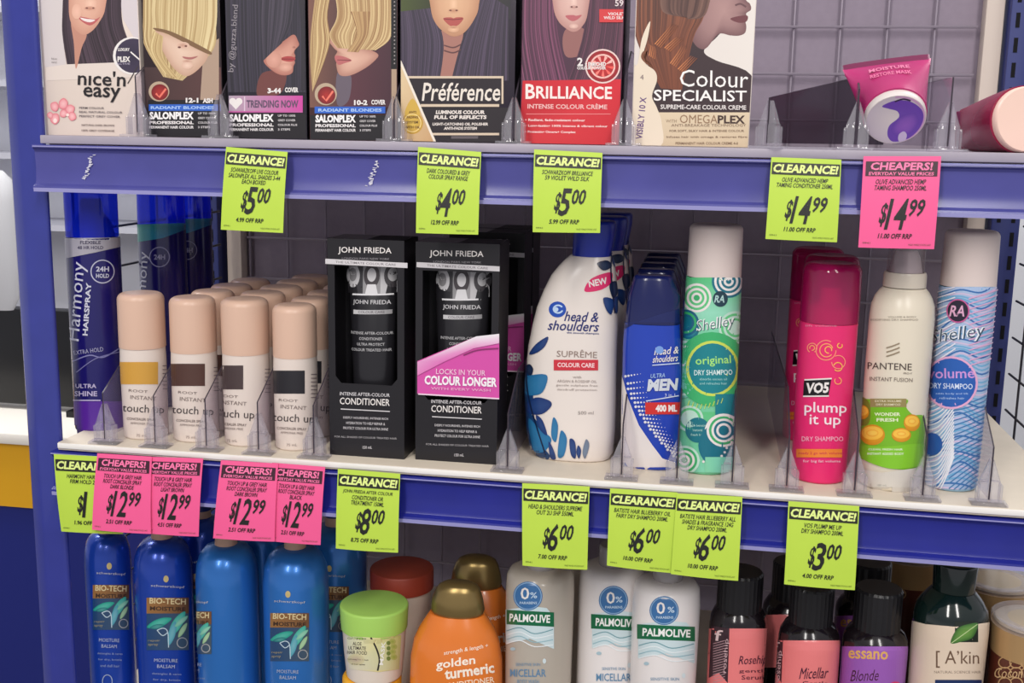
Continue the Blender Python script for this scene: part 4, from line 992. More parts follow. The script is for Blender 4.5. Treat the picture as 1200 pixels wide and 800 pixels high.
for k in range(22):
    A.line([(1078, 470 + k * 5), (1100, 462 + k * 5.4), (1118, 450 + k * 4)], 1.5, (230, 232, 240)); A.line([(1172, 455 + k * 5), (1140, 470 + k * 5), (1112, 476 + k * 6)], 1.3, (60, 120, 176))
for k in range(14): A.line([(1090, 338 + k * 7), (1120, 330 + k * 6)], 1.4, (232, 230, 240)); A.line([(1172, 338 + k * 6), (1135, 350 + k * 6)], 1.3, (222, 170, 206))
A.ell(1123, 364, 13, 14, (200, 90, 150)).ell(1123, 364, 11.5, 12.5, (34, 26, 48)).text('RA', 1123, 364, 17, 13, (222, 170, 200), .02, 0, .2)
A.text('Shelley', 1122, 392, 62, 20, (236, 240, 246), .03, -8, .25).text('Shelley', 1122.5, 392.5, 61, 20, (40, 70, 96), -.005, -8, .25)
A.ell(1115, 448, 30, 31, (226, 170, 206)).ell(1115, 448, 27.5, 28.5, (36, 92, 176)).text('volume', 1115, 437, 52, 12, (206, 150, 216), .01, -1).text('DRY SHAMPOO', 1115, 452, 48, 6.5, (214, 226, 244), .01, 1).lines(['adds body and lift', 'refreshes hair'], 1116, 461, 5, 36, 2.6, (180, 206, 240), .0)
A.ell(1094, 520, 11, 13, (42, 88, 168)); A.build('print', V.root, INKG); sv = V.root
# ================================================================== PINK CANS
M_pinkcap = clear('magenta_clear_cap', (232, 90, 160), .05, .08, .45, (196, 30, 110)); M_pink = mat('hot_pink_can', (232, 44, 112), .28)
V = Vessel('dry_shampoo_can', 'hot pink dry shampoo can with white lettering and a magenta cap', 'spray can', ZM, base=(958, 568), half=33)
b = V.rows([(376, 933, 1002), (450, 929, 997), (562, 923, 988)]); b[-1][0] = 0
V.part('body', M_pink, b, rb=.003); V.part('cap', M_pinkcap, V.rows([(307, 935, 1005), (350, 934, 1004), (375.5, 933, 1002.5)]), rt=.007)
bm = bmesh.new(); zc_ = b[0][0]; loft(bm, [(zc_, 0, .018, .018), (zc_ + .012, 0, .017, .017), (zc_ + .016, 0, .009, .009), (zc_ + .028, 0, .008, .008)], 2, 20); finish(bm, 'nozzle', mat('nozzle_pink', (236, 130, 170), .4), V.root)
A = V.art(5, 12); A.crop(880, 380, 3.6375)
for i, (x, y, r) in enumerate(((320, 110, 44), (322, 110, 30), (330, 108, 16), (262, 100, 22), (262, 100, 12), (370, 180, 20), (372, 160, 30), (370, 240, 16), (378, 90, 12))):
    A.ring(x, y, r, r, 4, mixc((250, 150, 120), (250, 190, 90), (i % 3) / 2), 40 * i, 40 * i + 300)
A.text('lift volume', 300, 5, 130, 8, (240, 150, 180)).poly([(228, 240), (342, 232), (330, 302), (224, 306)], (14, 12, 16)).line([(230, 236), (344, 230)], 6, WHT, smooth=False).line([(224, 306), (332, 304)], 6, WHT, smooth=False)
A.text('VO5', 284, 270, 96, 46, WHT, .04, -2, .15).text('plump', 318, 360, 176, 58, (248, 226, 234), .01, 1).text('it up', 316, 412, 130, 56, (248, 226, 234), .01, 1)
A.text('DRY SHAMPOO', 305, 487, 172, 20, (244, 190, 210), .0).rect(196, 530, 386, 566, (238, 132, 50)).text('ready 2 go with volume', 296, 549, 180, 14, (200, 30, 70), .01).text('for big fat volume', 302, 583, 156, 14, (246, 190, 210), .01)
A.build('print', V.root, INKG); vr = V.root
copy_tree(vr, vr.location + Vector((.006, .064, 0)), 'hot pink can just behind the front pink one'); copy_tree(vr, vr.location + Vector((.000, .128, 0)), 'hot pink can third back, deep in shade')
# ================================================================== CREAM CAN
M_cr = mat('cream_can', (226, 216, 196), .3)
V = Vessel('dry_shampoo_can', 'cream dry shampoo can with a green band and citrus slices', 'spray can', ZM, base=(1040, 577), half=37)
rows = [(336, 1028, 1079), (340, 1022, 1081), (347, 1016, 1084), (356, 1012, 1086.5), (370, 1010, 1087), (450, 1004, 1081), (570, 1000, 1071)]
b = V.rows(rows); b[-1][0] = 0; V.part('body', M_cr, b, rb=.003)
V.part('collar', mat('cream_collar', (212, 202, 186), .3), V.rows([(318, 1030, 1079), (321, 1028.5, 1079.5), (335, 1027.5, 1079)]))
V.part('nozzle', mat('grey_nozzle', (206, 196, 196), .3), V.rows([(292, 1044, 1072), (300, 1042, 1074), (318, 1036, 1076)]), rt=.003)
q = V.rows([(284, 1036, 1080), (318, 1034, 1079)]); V.part('clear_cap', clear('clear_cap_plastic', (232, 226, 228), .06, .08, .18, (200, 190, 194)), q, rt=.003)
A = V.art(5, 10); A.crop(880, 380, 3.6375)
A.text('VOLUME & BODY', 645, -32, 120, 7, (150, 138, 124)).text('BODIFYING DRY SHAMPOO', 612, -20, 200, 8, (150, 138, 124))
for k in range(3): A.line([(578, 100 + k * 18), (604, 92 + k * 18), (634, 80 + k * 18)], 6, (150, 134, 110))
A.text('PANTENE', 592, 178, 186, 28, (74, 62, 58), .0, 2).text('PRO-V', 668, 208, 36, 8, (110, 96, 88)).text('INSTANT FUSION', 598, 234, 180, 17, (120, 106, 98), .0, 2)
A.poly([(420, 280), (450, 310), (512, 318), (660, 318), (660, 350), (690, 385), (740, 400), (740, 560), (700, 610), (620, 616), (520, 590), (420, 520)], (122, 186, 40), True)
A.poly([(430, 300), (505, 330), (505, 420), (460, 430), (430, 410)], (120, 128, 40), True).rect(510, 316, 662, 352, (150, 136, 84)).lines(['EXTRA VOLUME', 'DRY SHAMPOO'], 586, 326, 15, 110, 9, (232, 222, 190), .01)
A.rect(512, 352, 660, 452, (118, 186, 30)).lines(['WONDER', 'FRESH'], 582, 382, 24, 108, 15, (232, 240, 200), .03)
def orange(x, y, rx, ry):
    A.ell(x, y, rx, ry, (240, 176, 40), (214, 140, 30)).ell(x, y - ry * .18, rx * .86, ry * .66, (250, 206, 90), (246, 190, 64)).ring(x, y - ry * .18, rx * .5, ry * .36, 5, (244, 176, 60))
orange(520, 470, 52, 44); orange(480, 374, 26, 30); orange(684, 418, 34, 36); orange(640, 470, 40, 30)
A.poly([(440, 510), (560, 520), (740, 510), (730, 590), (640, 614), (560, 606), (470, 566)], (132, 200, 44), True).lines(['CLEAN, FRESH HAIR', 'INSTANT ADDED BODY'], 575, 532, 18, 150, 10, (230, 242, 210), .02)
A.poly([(440, 610), (560, 630), (740, 605), (740, 730), (440, 730)], (212, 206, 196)).text('180 mL', 560, 684, 40, 9, (150, 150, 140))
A.build('print', V.root, INKG)
# ================================================================== PRICE TICKETS
GREEN, PINK = (186, 216, 72), (242, 92, 148)
M_gr = mat('lime_card', GREEN, .5, noise=.03, nscale=40); M_pk = mat('pink_card', PINK, .5, noise=.03, nscale=40)
def ticket(label, quad, color, lines, price, cents, foot, ytop=-.0075, ybot=-.016):
    """quad: corners TL, TR, BR, BL in the photo; hangs from the rail, bottom swung a little forward"""
    P = [atY(*quad[0], ytop), atY(*quad[1], ytop), atY(*quad[2], ybot), atY(*quad[3], ybot)]
    o = (P[0] + P[1]) / 2
    t = thing('price_ticket', label, 'price ticket', o, 0, 'lime clearance tickets' if color == GREEN else 'pink tickets')
    def bil(u, v):
        return P[0] * (1 - u) * (1 - v) + P[1] * u * (1 - v) + P[2] * u * v + P[3] * (1 - u) * v - o
    def mp(u, v, off):
        p = bil(u, v); p.y += -.0016 * math.sin(math.pi * v) * .8 + .0012 * (2 * u - 1) ** 2 * v - off; return p
    bm = bmesh.new(); n1, n2 = 8, 10
    g = [[bm.verts.new(mp(i / n1, j / n2, 0)) for i in range(n1 + 1)] for j in range(n2 + 1)]
    g2 = [[bm.verts.new(mp(i / n1, j / n2, -.0004)) for i in range(n1 + 1)] for j in range(n2 + 1)]
    for j in range(n2):
        for i in range(n1):
            bm.faces.new((g[j][i], g[j][i + 1], g[j + 1][i + 1], g[j + 1][i])); bm.faces.new((g2[j][i], g2[j + 1][i], g2[j + 1][i + 1], g2[j][i + 1]))
    for i in range(n1): bm.faces.new((g[0][i], g2[0][i], g2[0][i + 1], g[0][i + 1])); bm.faces.new((g[n2][i], g[n2][i + 1], g2[n2][i + 1], g2[n2][i]))
    for j in range(n2): bm.faces.new((g[j][0], g[j + 1][0], g2[j + 1][0], g2[j][0])); bm.faces.new((g[j][n1], g2[j][n1], g2[j + 1][n1], g[j + 1][n1]))
    finish(bm, 'card', M_gr if color == GREEN else M_pk, t)
    A = Art(mp, .125, .1, None, .00003)
    ink = (20, 20, 16)
    if color == GREEN:
        A.rect(.02, .06, .985, .205, (26, 28, 14)).text('CLEARANCE!', .5, .130, .92, .105, (222, 238, 140), .04, 0, 0.2)
        ly = .265
    else:
        A.rect(.035, .055, .965, .215, (56, 14, 36)).text('CHEAPERS!', .5, .108, .80, .085, (250, 120, 168), .03, 0, .12).text('EVERYDAY VALUE PRICES', .5, .188, .84, .036, (250, 120, 168), .02, 0, .1)
        ly = .275
    for i, s in enumerate(lines):
        A.text(s, .50, ly + i * .066, min(.84, .030 * len(s) + .08), .054, ink, .010, 0, .2)
    ny = .625
    n = len(price)
    pw = .05 if price == '1' else .155 + .10 * (n - 1)
    A.text('$', .37 - .07 * (n - 1), ny + .01, .085, .26, ink, .02, 0, .2)
    A.text(price, .48 - (.04 if price == '1' else 0), ny, pw, .34, ink, .018, 0, .2)
    A.text(cents, .68 + .05 * (n - 1), ny - .07, .20, .19, ink, .02, 0, .24)
    A.text(foot, .47, .865, .44, .055, ink, .02, 0, .2).text('0941', .10, .945, .10, .018, (70, 80, 30)).text('VALID WHILE STOCKS LAST', .80, .955, .30, .018, (70, 80, 30))
    A.build('lettering', t)
    return t
ticket('lime $5.00 ticket on the upper rail below the dark haired box', [(265, 172), (337, 178), (331, 273), (258, 269)], GREEN, ['SCHWARZKOPF LIVE COLOUR', 'SALONPLEX ALL SHADES 3-44', 'EACH BOXED'], '5', '00', '4.99 OFF RRP')
ticket('lime $4.00 ticket on the upper rail below the black framed box', [(490, 172), (564, 178), (560, 275), (487, 273)], GREEN, ['DARK COLOURED & GREY', 'COLOUR SPRAY RANGE'], '4', '00', '12.99 OFF RRP')
ticket('lime $5.00 ticket on the upper rail below the red box', [(626, 175), (706, 179), (703, 273), (624, 272)], GREEN, ['SCHWARZKOPF BRILLIANCE', '59 VIOLET WILD SILK'], '5', '00', '5.99 OFF RRP')
ticket('lime $14.99 ticket on the upper rail below the empty space', [(904, 184), (986, 187), (981, 284), (897, 280)], GREEN, ['OLIVE ADVANCED HEMP', 'TAMING CONDITIONER 250ML'], '14', '99', '11.00 OFF RRP')
ticket('pink $14.99 ticket on the upper rail below the pink tube', [(1012, 183), (1103, 183), (1095, 292), (1006, 290)], PINK, ['OLIVE ADVANCED HEMP', 'TAMING SHAMPOO 250ML'], '14', '99', '11.00 OFF RRP')
ticket('lime $1.99 ticket at the left end of the middle rail, partly covered', [(63, 532), (140, 536), (143, 626), (71, 623)], GREEN, ['HARMONY HAIR SPRAY', 'FIRM HOLD 250ML'], '1', '99', '1.96 OFF RRP', -.0068, -.012)
PL = ['TOUCH UP & GREY HAIR', 'ROOT CONCEALER SPRAY', 'DARK BLONDE']
ticket('pink $12.99 ticket below the gold square can, leftmost of the pink ones', [(114, 531), (178, 535), (176, 626), (107, 621)], PINK, PL, '12', '99', '2.51 OFF RRP', -.0085, -.0175)
ticket('pink $12.99 ticket below the brown square can', [(172, 535), (238, 537), (232, 629), (169, 625)], PINK, PL[:2] + ['LIGHT BROWN'], '12', '99', '4.51 OFF RRP', -.0074, -.0145)
ticket('pink $12.99 ticket below the dark brown square can', [(259, 539), (326, 543), (321, 635), (249, 631)], PINK, PL[:2] + ['DARK BROWN'], '12', '99', '2.51 OFF RRP', -.0085, -.0175)
ticket('pink $12.99 ticket below the black square can, rightmost of the pink ones', [(319, 542), (381, 547), (375, 639), (314, 634)], PINK, PL[:2] + ['BLACK'], '12', '99', '2.51 OFF RRP', -.0074, -.0145)
ticket('lime $8.00 ticket on the middle rail below the first black box', [(396, 549), (469, 555), (466, 648), (393, 643)], GREEN, ['JOHN FRIEDA AFTER COLOUR', 'CONDITIONER OR', 'TREATMENT 150ML'], '8', '00', '8.75 OFF RRP')
ticket('lime $6.00 ticket on the middle rail below the white shampoo bottle', [(612, 566), (691, 570), (688, 668), (612, 663)], GREEN, ['HEAD & SHOULDERS SUPREME', 'OUT 2U SHP 550ML'], '6', '00', '7.00 OFF RRP')
ticket('lime $6.00 ticket on the middle rail below the blue shampoo bottle', [(715, 572), (794, 577), (788, 672), (711, 663)], GREEN, ['BATISTE HAIR BLUEBERRY OIL', 'FAIRY DRY SHAMPOO 200ML'], '6', '00', '10.00 OFF RRP', -.0072, -.0150)
ticket('lime $6.00 ticket on the middle rail below the green can', [(793, 578), (870, 582), (865, 681), (786, 673)], GREEN, ['BATISTE HAIR BLUEBERRY ALL', 'SHADES & FRAGRANCE 124G', 'DRY SHAMPOO 200ML'], '6', '00', '10.00 OFF RRP', -.0085, -.0175)
ticket('lime $3.00 ticket on the middle rail below the hot pink can', [(924, 587), (1007, 593), (1002, 692), (919, 685)], GREEN, ['VO5 PLUMP ME UP', 'DRY SHAMPOO 200ML'], '3', '00', '4.00 OFF RRP')
# ================================================================== LOWER SHELF
M_bc = mat('metallic_blue_bottle', (46, 116, 196), .30, metal=.40, coat=.3); M_neck = mat('beige_neck', (206, 166, 140), .4); M_bcb = mat('navy_blue_bottle', (26, 66, 170), .26, metal=.35, coat=.3)
def bluebottle(label, yf, rows, neck, art, m, foot):
    c = ((rows[-1][1] + rows[-1][2]) / 2, rows[-1][0])
    V = Vessel('conditioner_bottle', label, 'bottle', ZB, yfront=yf, cx=c, half=(rows[-1][2] - rows[-1][1]) / 2, group='blue conditioner bottles on the lower shelf')
    b = V.rows(rows); b.append([0, 0, b[-1][2], b[-1][3]]); V.part('body', m, b, rb=.004)
    q = V.rows(neck); V.part('neck', M_neck, q)
    zt_ = q[0][0]; bm = bmesh.new(); loft(bm, [(zt_ - .001, 0, .0105, .0105), (zt_ + .012, 0, .0105, .0105), (zt_ + .014, 0, .0095, .0095)], 2, 20); finish(bm, 'spray_cap', mat('navy_spray', (20, 36, 110), .35), V.root)
    if art:
        A = V.art(4, 10); art(A); A.build('print', V.root, INKG)
    return V
def rep(x0, y0, w, ey, big=True):
    """the leaf panel: x0,y0 upper left corner; ey: emblem row"""
    def f(A):
        h = w * 1.25; cx = x0 + w / 2
        A.ell(cx - 2, ey, 3, 4, (196, 176, 120)).text('schwarzkopf', cx, ey + 9, w * .8, 3.6, (190, 190, 190), .0, 3)
        A.rect(x0, y0, x0 + w, y0 + h * .3, (150, 106, 60), (110, 76, 50)).text('BIO-TECH', cx, y0 + 4, w * .86, 7, (214, 196, 150), .02, 2).text('MOISTURE', cx, y0 + 13, w * .84, 5, (60, 40, 30), .03, 2)
        A.rect(x0, y0 + h * .3, x0 + w, y0 + h, (30, 66, 110), (66, 84, 100))
        for i, (dx, dy, ln, wd, an, c) in enumerate(((.30, .48, .62, .17, -20, (24, 150, 130)), (.72, .50, .7, .2, -58, (60, 170, 150)), (.60, .68, .6, .15, -75, (70, 150, 170)), (.25, .55, .35, .1, -10, (20, 110, 110)), (.85, .62, .4, .1, -60, (150, 190, 140)), (.82, .45, .4, .1, -40, (120, 190, 160)))):
            px, py = x0 + dx * w, y0 + dy * h; ca, sa = math.cos(math.radians(an)), math.sin(math.radians(an)); L, W2 = ln * w / 2, wd * w / 2
            A.blob([(px + ca * L * a_ - sa * W2 * b_, py + sa * L * a_ + ca * W2 * b_) for a_, b_ in ((-1, 0), (-.4, -1), (.4, -1), (1, 0), (.4, 1), (-.4, 1))], mixc(c, (220, 240, 230), .3), c)
        A.line([(x0 + w * .25, y0 + h * .62), (x0 + w * .4, y0 + h * .58), (x0 + w * .5, y0 + h * .66), (x0 + w * .52, y0 + h * .95)], 1.0, (190, 210, 220))
        A.line([(x0 + w * .25, y0 + h * .62), (x0 + w * .38, y0 + h * .72), (x0 + w * .5, y0 + h * .66)], 1.0, (190, 210, 220)).ring(x0 + w * .84, y0 + h * .86, w * .13, w * .13, 1, (170, 170, 170))
        A.lines(['repair', 'spray'], 0, y0 + h * .82, 5, w * .28, 3, (160, 150, 120), .0, x0 + 2)
        A.lines(['MOISTURE', 'BALSAM'], cx - 2, y0 + h + 12, 7, w * .55, 4, (170, 180, 200), .0, rot=2)
        A.lines(['detangles & cares', 'for dry, brittle', 'and dull hair'], cx - 1, y0 + h + 28, 7, w * .68, 3, (140, 154, 186), .0, rot=2)
        A.ring(cx - 4, y0 + h + 60, 6, 8, 1, (150, 164, 190))
    return f
bluebottle('dark blue leaf label bottle, leftmost on the lower shelf', .036, [(622, 116, 140), (626, 109, 149), (632, 105, 153), (642, 102, 156), (660, 101, 157.5), (800, 106, 161)], [(612, 119, 138), (622.5, 118, 139)], rep(109, 685, 42, 663), M_bcb, 0)
v2 = bluebottle('dark blue leaf label bottle, second from the left on the lower shelf', .034, [(628, 182, 210), (632, 173, 219), (639, 166, 225), (650, 162, 229), (668, 160.5, 231), (800, 163, 231)], [(618, 184, 208), (628.5, 183, 209)], rep(172, 700, 49, 678), M_bcb, 0)
def partial(A):
    A.clip = clip_rect(0, 0, 249, 900); rep(208, 716, 40, 696)(A)
v3 = bluebottle('plain faced lighter blue bottle turned aside, third on the lower shelf', .030, [(636, 254, 283), (639, 244, 293), (646, 238, 300), (658, 233, 304), (676, 231.5, 306), (800, 233, 307)], [(624, 256, 281), (636.5, 255, 282)], partial, M_bc, 0)
v4 = bluebottle('lighter blue leaf label bottle, fourth on the lower shelf', .028, [(640, 334, 361), (643, 324, 372), (650, 316, 380), (662, 311, 385), (680, 309, 387), (800, 311, 387)], [(628, 335, 360), (640.5, 334.5, 360.5)], rep(317, 718, 45, 696), M_bc, 0)
copy_tree(v4.root, v4.root.location + Vector((.016, .066, 0)), 'blue bottle with a beige neck deep behind the fourth one')
for q_, l_ in ((v2, 'second'), (v3, 'third')):
    copy_tree(q_.root, q_.root.location + Vector((.010, .062, 0)), 'blue bottle in shade behind the %s one from the left' % l_)
# jars
def jar(label, yf, lid, body, zs, mlid, mbody, cat='jar', art=None, depth=1, gid=None):
    c = ((body[-1][1] + body[-1][2]) / 2, body[-1][0])
    V = Vessel('hair_mask_jar', label, cat, zs, yfront=yf, cx=c, half=(body[-1][2] - body[-1][1]) / 2, group=gid)
    b = V.rows(body); b[-1][0] = 0; b = [q for q in b if q[0] >= 0]
    V.part('jar', mbody, b, rb=.003); V.part('lid', mlid, V.rows(lid), rt=.0025)
    if art: A = V.art(4, 8); art(A); A.build('label_print', V.root)
    return V
M_lime = mat('lime_lid', (168, 212, 100), .4); M_milk = mat('milky_jar', (226, 214, 200), .35); M_yel = mat('yellow_lid', (244, 176, 44), .4); M_brick = mat('brick_red_lid', (164, 66, 48), .45)
JY = .030
zy = ZB + .085                                              # top of the yellow lidded jar that carries the green one
def gart(A):
    A.crop(380, 600, 4)
    A.poly([(105, 580), (255, 588), (360, 575), (350, 735), (255, 748), (118, 735)], (230, 226, 190), cols=[(220, 222, 190), (226, 220, 150), (206, 212, 130), (206, 206, 150), (226, 212, 140), (222, 214, 190)])
    A.line([(218, 586), (245, 640), (258, 690), (250, 742)], 8, (44, 40, 34)).text('GARNIER', 155, 592, 90, 9, (60, 90, 50), .01, 3)
    A.lines(['ALOE', 'ULTIMATE', 'HAIR FOOD'], 155, 615, 21, 92, 17, (52, 40, 40), .01, rot=3).ell(150, 690, 40, 26, (190, 170, 150), (214, 206, 160)).lines(['hydrating 3 in 1 mask', 'all hair types'], 160, 690, 22, 96, 8, (70, 56, 52), .01, rot=3)
    A.text('MASK', 272, 660, 110, 18, (246, 246, 238), .02, -84)
    for k in range(4): A.ell(318 + 6 * (k % 2), 605 + k * 24, 16, 14, (150, 170, 70), (186, 190, 110)).ell(300, 612 + k * 24, 9, 10, (110, 130, 60))
# heights measured so that the green jar stands on the yellow lid
Vg = jar('hair mask jar with a lime green lid standing on a yellow lidded jar', JY, [(706, 399, 480), (712, 399, 480), (735, 400, 479)], [(735, 402, 477), (760, 403.5, 475), (793, 406, 472)], 0, M_lime, M_milk, art=None, gid='stacked hair mask jars')
# re-seat: its own foot height from the photo
zfoot = Vg.loc(439, 790, 0)[1] - 0.0
for ch in Vg.root.children:
    for v in ch.data.vertices: pass
COL_rm = list(Vg.root.children)
for ch in COL_rm: bpy.data.objects.remove(ch)
bpy.data.objects.remove(Vg.root)
zjar = zfoot
Vg = Vessel('hair_mask_jar', 'hair mask jar with a lime green lid standing on a yellow lidded jar', 'jar', zjar, yfront=JY, cx=(439, 790), half=34, group=None)
b = V2 = Vg.rows([(733, 402, 477), (760, 403.5, 475), (790, 406, 472)])
for q in b: q[0] -= 0
b[-1][0] = 0
Vg.secs = []
def rel(V, secs):
    return secs
# Vessel.rows gives heights measured from V.o, which already sits at zjar
Vg.part('jar', M_milk, b, rb=.003); Vg.part('lid', M_lime, Vg.rows([(706, 399, 480), (732.5, 400.5, 478.5)]), rt=.0022)
A = Vg.art(4, 8); gart(A); A.build('label_print', Vg.root)
Vy = Vessel('hair_mask_jar', 'yellow lidded jar below the lime lidded one', 'jar', ZB, yfront=JY - .002, cx=(436, 800), half=38)
R_l = .0275; hj = zjar - ZB - .0004
bm = bmesh.new(); loft(bm, [(0, 0, .022, .022), (.002, 0, .0235, .0235), (hj - .022, 0, .0262, .0262)], 2, 40); finish(bm, 'jar', M_milk, Vy.root)
bm = bmesh.new(); loft(bm, [(hj - .022, 0, R_l, R_l), (hj - .003, 0, R_l, R_l), (hj - .001, 0, R_l - .0012, R_l - .0012), (hj, 0, R_l - .003, R_l - .003)], 2, 40); finish(bm, 'lid', M_yel, Vy.root)
# brick red lidded jar, stacked behind
Vr = Vessel('hair_mask_jar', 'jar with a brick red lid behind the lime lidded one', 'jar', ZB, yfront=.105, cx=(471, 690), half=36)
q = Vr.rows([(664, 434, 509), (686, 435.5, 508)]); zl0, zl1 = q[1][0], q[0][0]; rl = q[0][2]
bm = bmesh.new(); loft(bm, [(0, 0, rl * .78, rl * .78), (.002, 0, rl * .82, rl * .82), (zl0, 0, rl * .93, rl * .93)], 2, 40); finish(bm, 'jar', M_milk, Vr.root)
bm = bmesh.new(); loft(bm, [(zl0, 0, rl, rl), (zl1 - .002, 0, rl, rl), (zl1 - .0006, 0, rl - .0008, rl - .0008), (zl1, 0, rl - .0025, rl - .0025)], 2, 40); finish(bm, 'lid', M_brick, Vr.root)
# orange bottles
M_or = mat('orange_bottle', (226, 122, 42), .25, coat=.4, noise=.05, nscale=40); M_gold = mat('antique_gold_cap', (146, 124, 78), .3, metal=.75)
V = Vessel('conditioner_bottle', 'orange bottle with a domed gold cap and white lettering', 'bottle', ZB, yfront=.024, cx=(535, 790), half=53, depth=.62, face=-.05)
sc_ = V.rows([(717, 504, 568), (724, 499, 573), (735, 492, 580), (748, 486, 585), (768, 482, 588.5), (800, 481, 589)], False)
sc_.append([.02, sc_[-1][1], sc_[-1][2] * .98, sc_[-1][3] * .98]); sc_.append([0, sc_[-2][1], sc_[-2][2] * .94, sc_[-2][3] * .92])
V.part('body', M_or, sc_, n=2.2, N=48, rb=.004)
V.part('cap', M_gold, V.rows([(681, 527, 548), (682, 521, 554), (685, 515, 560), (690, 511, 563), (700, 507, 566), (712, 505, 568), (717, 507, 566)], False), n=2.1, N=44)
A = V.art(6, 10)
A.text('strength & length +', 546, 761, 52, 6, (250, 232, 210), .01, -10, .2).text('golden', 534, 777, 46, 13, (252, 238, 220), .02, -8, .12).text('turmeric', 550, 786, 58, 12, (252, 238, 220), .03, -8, .05).text('CONDITIONER', 548, 800, 62, 7, (250, 228, 200), .01, -8)
A.build('print', V.root, INKG); og = V.root
p = og.location + Vector((.0035, .065, 0)); copy_tree(og, p, 'orange bottle with a gold cap standing behind the lettered one')
# micellar bottles
M_pc = mat('hazy_clear_bottle', (216, 206, 192), .2, trans=.35); M_pw = mat('translucent_white_bottle', (232, 226, 224), .22)
def micellar(label, yf, rows, ax0, ay, w, m, clipx=None):
    c = ((rows[-1][1] + rows[-1][2]) / 2, rows[-1][0])
    V = Vessel('micellar_bottle', label, 'bottle', ZB, yfront=yf, cx=c, half=(rows[-1][2] - rows[-1][1]) / 2)
    b = V.rows(rows); b.append([0, 0, b[-1][2], b[-1][3]]); V.part('body', m, b, rb=.004)
    zt_ = b[0][0]; bm = bmesh.new(); loft(bm, [(zt_ - .002, 0, .013, .013), (zt_ + .016, 0, .013, .013), (zt_ + .018, 0, .0115, .0115)], 2, 24); finish(bm, 'cap', clear('hazy_cap', (220, 214, 214), .08, .1, .45, (206, 200, 200)), V.root)
    A = V.art(5, 10, clip_rect(0, 0, clipx, 900) if clipx else None)
    cx = ax0 + w / 2
    A.poly([(ax0, ay), (ax0 + w * .55, ay - 4), (ax0 + w * .85, ay - 2), (ax0 + w, ay + 8), (ax0 + w, ay + 46), (ax0 + w * .5, ay + 34), (ax0, ay + 40)], (206, 224, 228))
    A.ell(cx - w * .04, ay - 16, 17, 17, (58, 110, 164)).ring(cx - w * .04, ay - 16, 16, 16, 1, (140, 176, 210)).text('0', cx - w * .1, ay - 19, 10, 14, WHT, .01).text('%', cx + w * .08, ay - 17, 8, 7, (200, 220, 236), .01).text('PARABENS', cx - w * .03, ay - 8, 20, 3, (200, 220, 236), .01)
    A.poly([(ax0 - 1, ay), (ax0 + w, ay + 3), (ax0 + w, ay + 20), (ax0 - 1, ay + 17)], (16, 104, 66)).text('PALMOLIVE', cx, ay + 10, w * .84, 9.5, (244, 244, 240), .03, 2)
    for k in range(4): A.line([(ax0 + 1, ay + 25 + k * 5), (ax0 + w * .3, ay + 21 + k * 5), (ax0 + w * .6, ay + 28 + k * 5), (ax0 + w * .98, ay + 23 + k * 6)], 1.1, ((110, 160, 170), (236, 244, 246), (150, 190, 200), (240, 246, 248))[k])
    A.ell(ax0 + w * .15, ay + 46, 3, 2, (170, 196, 206)).ell(ax0 + w * .8, ay + 60, 2, 3, (214, 226, 230))
    A.text('SENSITIVE SKIN', cx - 2, ay + 64, w * .5, 3.4, (110, 150, 180), .0).text('MICELLAR', cx - 2, ay + 74, w * .74, 9, (96, 140, 176), .01).text('BODY WASH', cx - 2, ay + 84, w * .44, 5, (110, 150, 180), .0)
    A.build('label', V.root, INKG); return V
mA = micellar('hazy clear bottle with a green banner, left of the three blue seal bottles', .030, [(663, 604, 660), (666, 597, 667), (672, 593, 671), (690, 592, 672.5), (800, 592, 669)], 593, 714, 56, M_pc)
mB = micellar('milky white bottle with a green banner, half hidden in the middle', .050, [(660, 690, 742), (664, 682, 750), (671, 678, 754), (690, 676.5, 755), (800, 675, 752)], 694, 719, 54, M_pw)
mC = micellar('milky white bottle with a green banner fully in view, rightmost of the three', .022, [(677, 757, 806), (680, 748, 815), (686, 743, 820), (706, 741, 821), (800, 738, 815)], 748, 731, 66, M_pw)
copy_tree(mA.root, mA.root.location + Vector((.004, .075, 0)), 'hazy bottle in shade behind the left green banner bottle')
